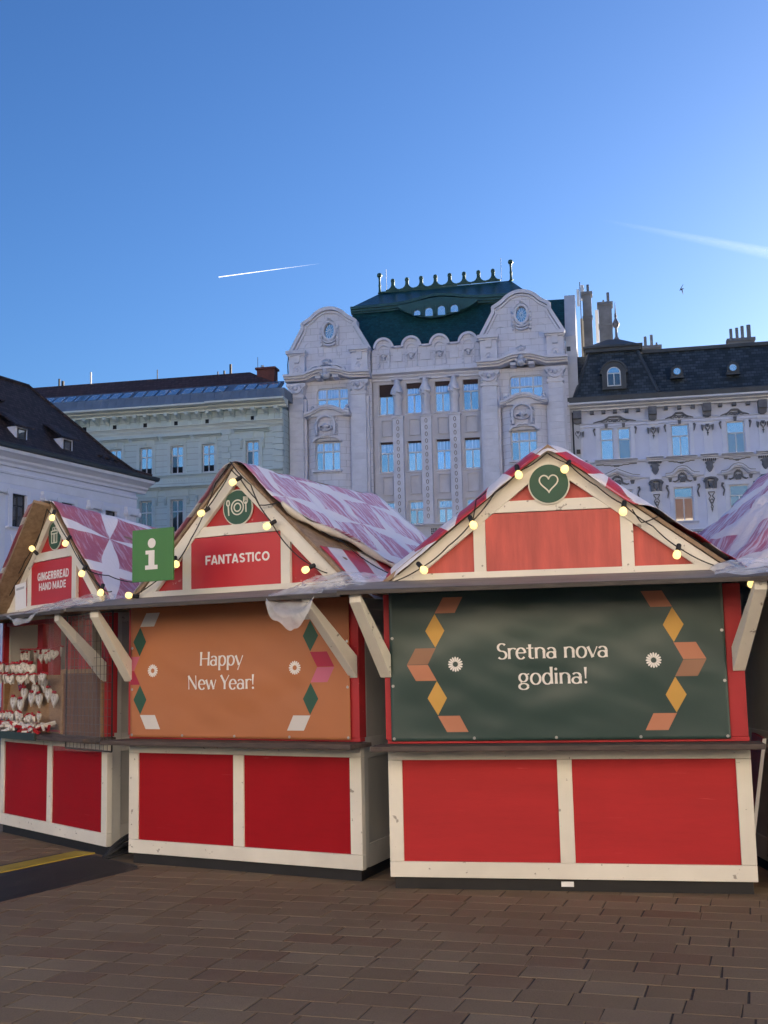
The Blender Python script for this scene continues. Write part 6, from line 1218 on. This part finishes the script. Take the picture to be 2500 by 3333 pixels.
# ================================================================== sky: contrails and a gull
def contrail(name, P, Q, w0, w1, label, dens):
    n = NT(name + '_vapour'); tc = n.n('TexCoord'); sp = n.n('SeparateXYZ'); n.l(tc.outputs['UV'], sp.inputs[0]); ob_ = tc.outputs['UV']
    edge = n.m('SUBTRACT', 1.0, n.m('POWER', n.m('ABSOLUTE', n.m('MULTIPLY_ADD', sp.outputs[1], 2.0, -1.0)), 1.1)); ns = n.noise(n.scalev(ob_, (14, 1.2, 1)), 3, 5, .6)
    al = n.m('MULTIPLY', n.m('MULTIPLY', edge, n.m('MULTIPLY_ADD', ns, .8, .35)), n.m('MULTIPLY', n.ramp(sp.outputs[0], dens[2], dens[3]), dens[0]), clamp=True)
    n.b.inputs['Base Color'].default_value = (.95, .95, .96, 1); n.b.inputs['Roughness'].default_value = 1; n.b.inputs['Specular IOR Level'].default_value = 0; tl = n.n('BsdfTranslucent'); tl.inputs[0].default_value = (.95, .95, .95, 1); tp = n.n('BsdfTransparent'); m1 = n.n('MixShader'); m1.inputs[0].default_value = .6; n.l(n.b.outputs[0], m1.inputs[1]); n.l(tl.outputs[0], m1.inputs[2]); m2 = n.n('MixShader'); n.l(al, m2.inputs[0]); n.l(tp.outputs[0], m2.inputs[1]); n.l(m1.outputs[0], m2.inputs[2]); n.l(m2.outputs[0], n.out.inputs[0])
    P, Q = Vector(P), Vector(Q); dirv = (Q - P).normalized(); c = (P + Q) / 2; up = dirv.cross(Vector((0, 1, 0))).normalized(); m = MB(); uv = []; K = 30
    for i in range(K + 1):
        q = i / K; w_ = w0 + (w1 - w0) * q; p = P.lerp(Q, q) - c
        for j in range(9):
            a = math.pi * j / 8; m.v.append(tuple(p + up * (w_ * math.cos(a)) + Vector((0, -1, 0)) * (w_ * .8 * math.sin(a)))); uv.append((q, j / 8))
    for i in range(K):
        for j in range(8): a = i * 9 + j; m.f.append((a, a + 1, a + 10, a + 9))
    o = m.build('contrail', n.mt, None, True); o.location = c; ul = o.data.uv_layers.new(name='UVMap')
    for lp in o.data.loops: ul.data[lp.index].uv = uv[lp.vertex_index]
    o.visible_shadow = True
    tag(o, label, 'contrail', 'contrails in the sky')
def skypt(x, y, dist):
    d = _f + _rt * ((x - 1250) / 3800) - _u * ((y - 1666.5) / 3800); return Vector((0, 0, EYE)) + d.normalized() * dist
contrail('short_contrail', skypt(712, 902, 9000), skypt(1040, 858, 9000), 4, 2, 'short bright white contrail left of the bank roof', (1.0, 0, 1.02, .3))
contrail('long_contrail', skypt(1950, 715, 9000), skypt(2680, 860, 9000), 14, 60, 'long soft contrail at the right edge of the sky', (.075, 0, .0, .95))
def gull():
    p = skypt(2219, 942, 90); m = MB()
    m.tube([(-.28, 0, -.03), (-.15, 0, 0), (.05, 0, .03), (.2, 0, .02), (.3, 0, 0)], [.02, .07, .08, .05, .015], 8)
    for s_, tip in ((-1, (-.35, .5, .28)), (1, (.1, -.35, -.5))):
        a, b, c = Vector((.08, 0, .04)), Vector((.10, s_ * .22, .22 if s_ < 0 else -.05)), Vector(tip); w_ = Vector((-.16, 0, 0))
        m.add([a, b, c, c + w_ * .3, b + w_, a + w_, a + Vector((0, 0, .02)), b + Vector((0, 0, .02)), c + Vector((0, 0, .01)), c + w_ * .3 + Vector((0, 0, .01)), b + w_ + Vector((0, 0, .015)), a + w_ + Vector((0, 0, .015))], [(0, 1, 4, 5), (1, 2, 3, 4), (6, 11, 10, 7), (7, 10, 9, 8), (0, 6, 7, 1), (1, 7, 8, 2), (3, 9, 10, 4), (4, 10, 11, 5), (2, 8, 9, 3)])
    o = m.build('gull', pm('gull_feathers', (.10, .10, .12), .8, .2, 5, 0), None, True); o.location = p; o.scale = (.62, .62, .62); o.rotation_euler = (R(10), R(25), R(170)); tag(o, 'dark gull flying above the grey house', 'bird')
gull()
# ================================================================== the rest of the square (outside the frame): it shades the stalls and, sunlit, lights and is mirrored in them
def square_house(label, loc, rot, W, D, H, col, roofcol, k):
    PL = pm('house_paint_%d' % k, col, .85, .06, .6, .1, 12, grime=.1); RT = tiles('house_tiles_%d' % k, roofcol, .3, .25, .3, .8); TR = pm('house_trim', (.74, .71, .65), .8, .05, 1, .1)
    t = thing('square_house', label, 'building', loc, rot, 'houses around the rest of the square'); box('core', PL, t, .1, W - .1, .5, D, 0, H)
    n = int(W / 3.2); ax = [(i + .5) * W / n for i in range(n)]; holes = [(a - .6, a + .6, z, z + 2.1) for a in ax for z in [1.2 + 3.9 * j for j in range(int((H - 2) / 3.9))]]
    part(wall(MB(), 0, W, 0, H, holes, 0, .25), 'wall', PL, t)
    for h in holes: window(t, *h, .14, (.5,), .66, fw=.08, pane=PANE2)
    part(MB().prof(cornice_prof(H - .1, H + .5, .6), -.1, W + .1), 'cornice', TR, t); part(MB().prof(cornice_prof(4.6, 4.85, .25), 0, W), 'string_course', TR, t)
    part(MB().prof([(-.5, H + .5), (D / 2, H + .5 + D * .36), (D + .3, H + .5)], -.1, W + .1), 'roof', RT, t)
PAINTS = ((.80, .70, .50), (.80, .76, .67), (.80, .68, .53), (.80, .78, .73))
for i, (x, y, w_, h) in enumerate(((72, -29, 34, 22), (38, -28, 30, 21), (8, -29, 36, 23), (-28, -28, 34, 21), (-62, -27, 30, 22))):
    square_house(('ochre house behind the viewer, first from the right', 'cream house behind the viewer, second from the right', 'apricot house behind the viewer, middle of its row', 'white house behind the viewer, second from the left', 'ochre house behind the viewer, first from the left')[i], (x, y, 0), R(180), w_, 12, h, PAINTS[i % 4], (.12, .06, .045), i % 4)
for i, (x, y) in enumerate(((41.5, 73.0), (67.0, 68.0), (92.5, 63.0))):
    square_house(('plastered house next right of the grey house, out of frame', 'plastered house second right of the grey house, out of frame', 'plastered house third right of the grey house, out of frame')[i], (x, y, 0), R(-11), 26, 14, 17.0, PAINTS[(i + 1) % 4], (.06, .05, .05), 4 + i)
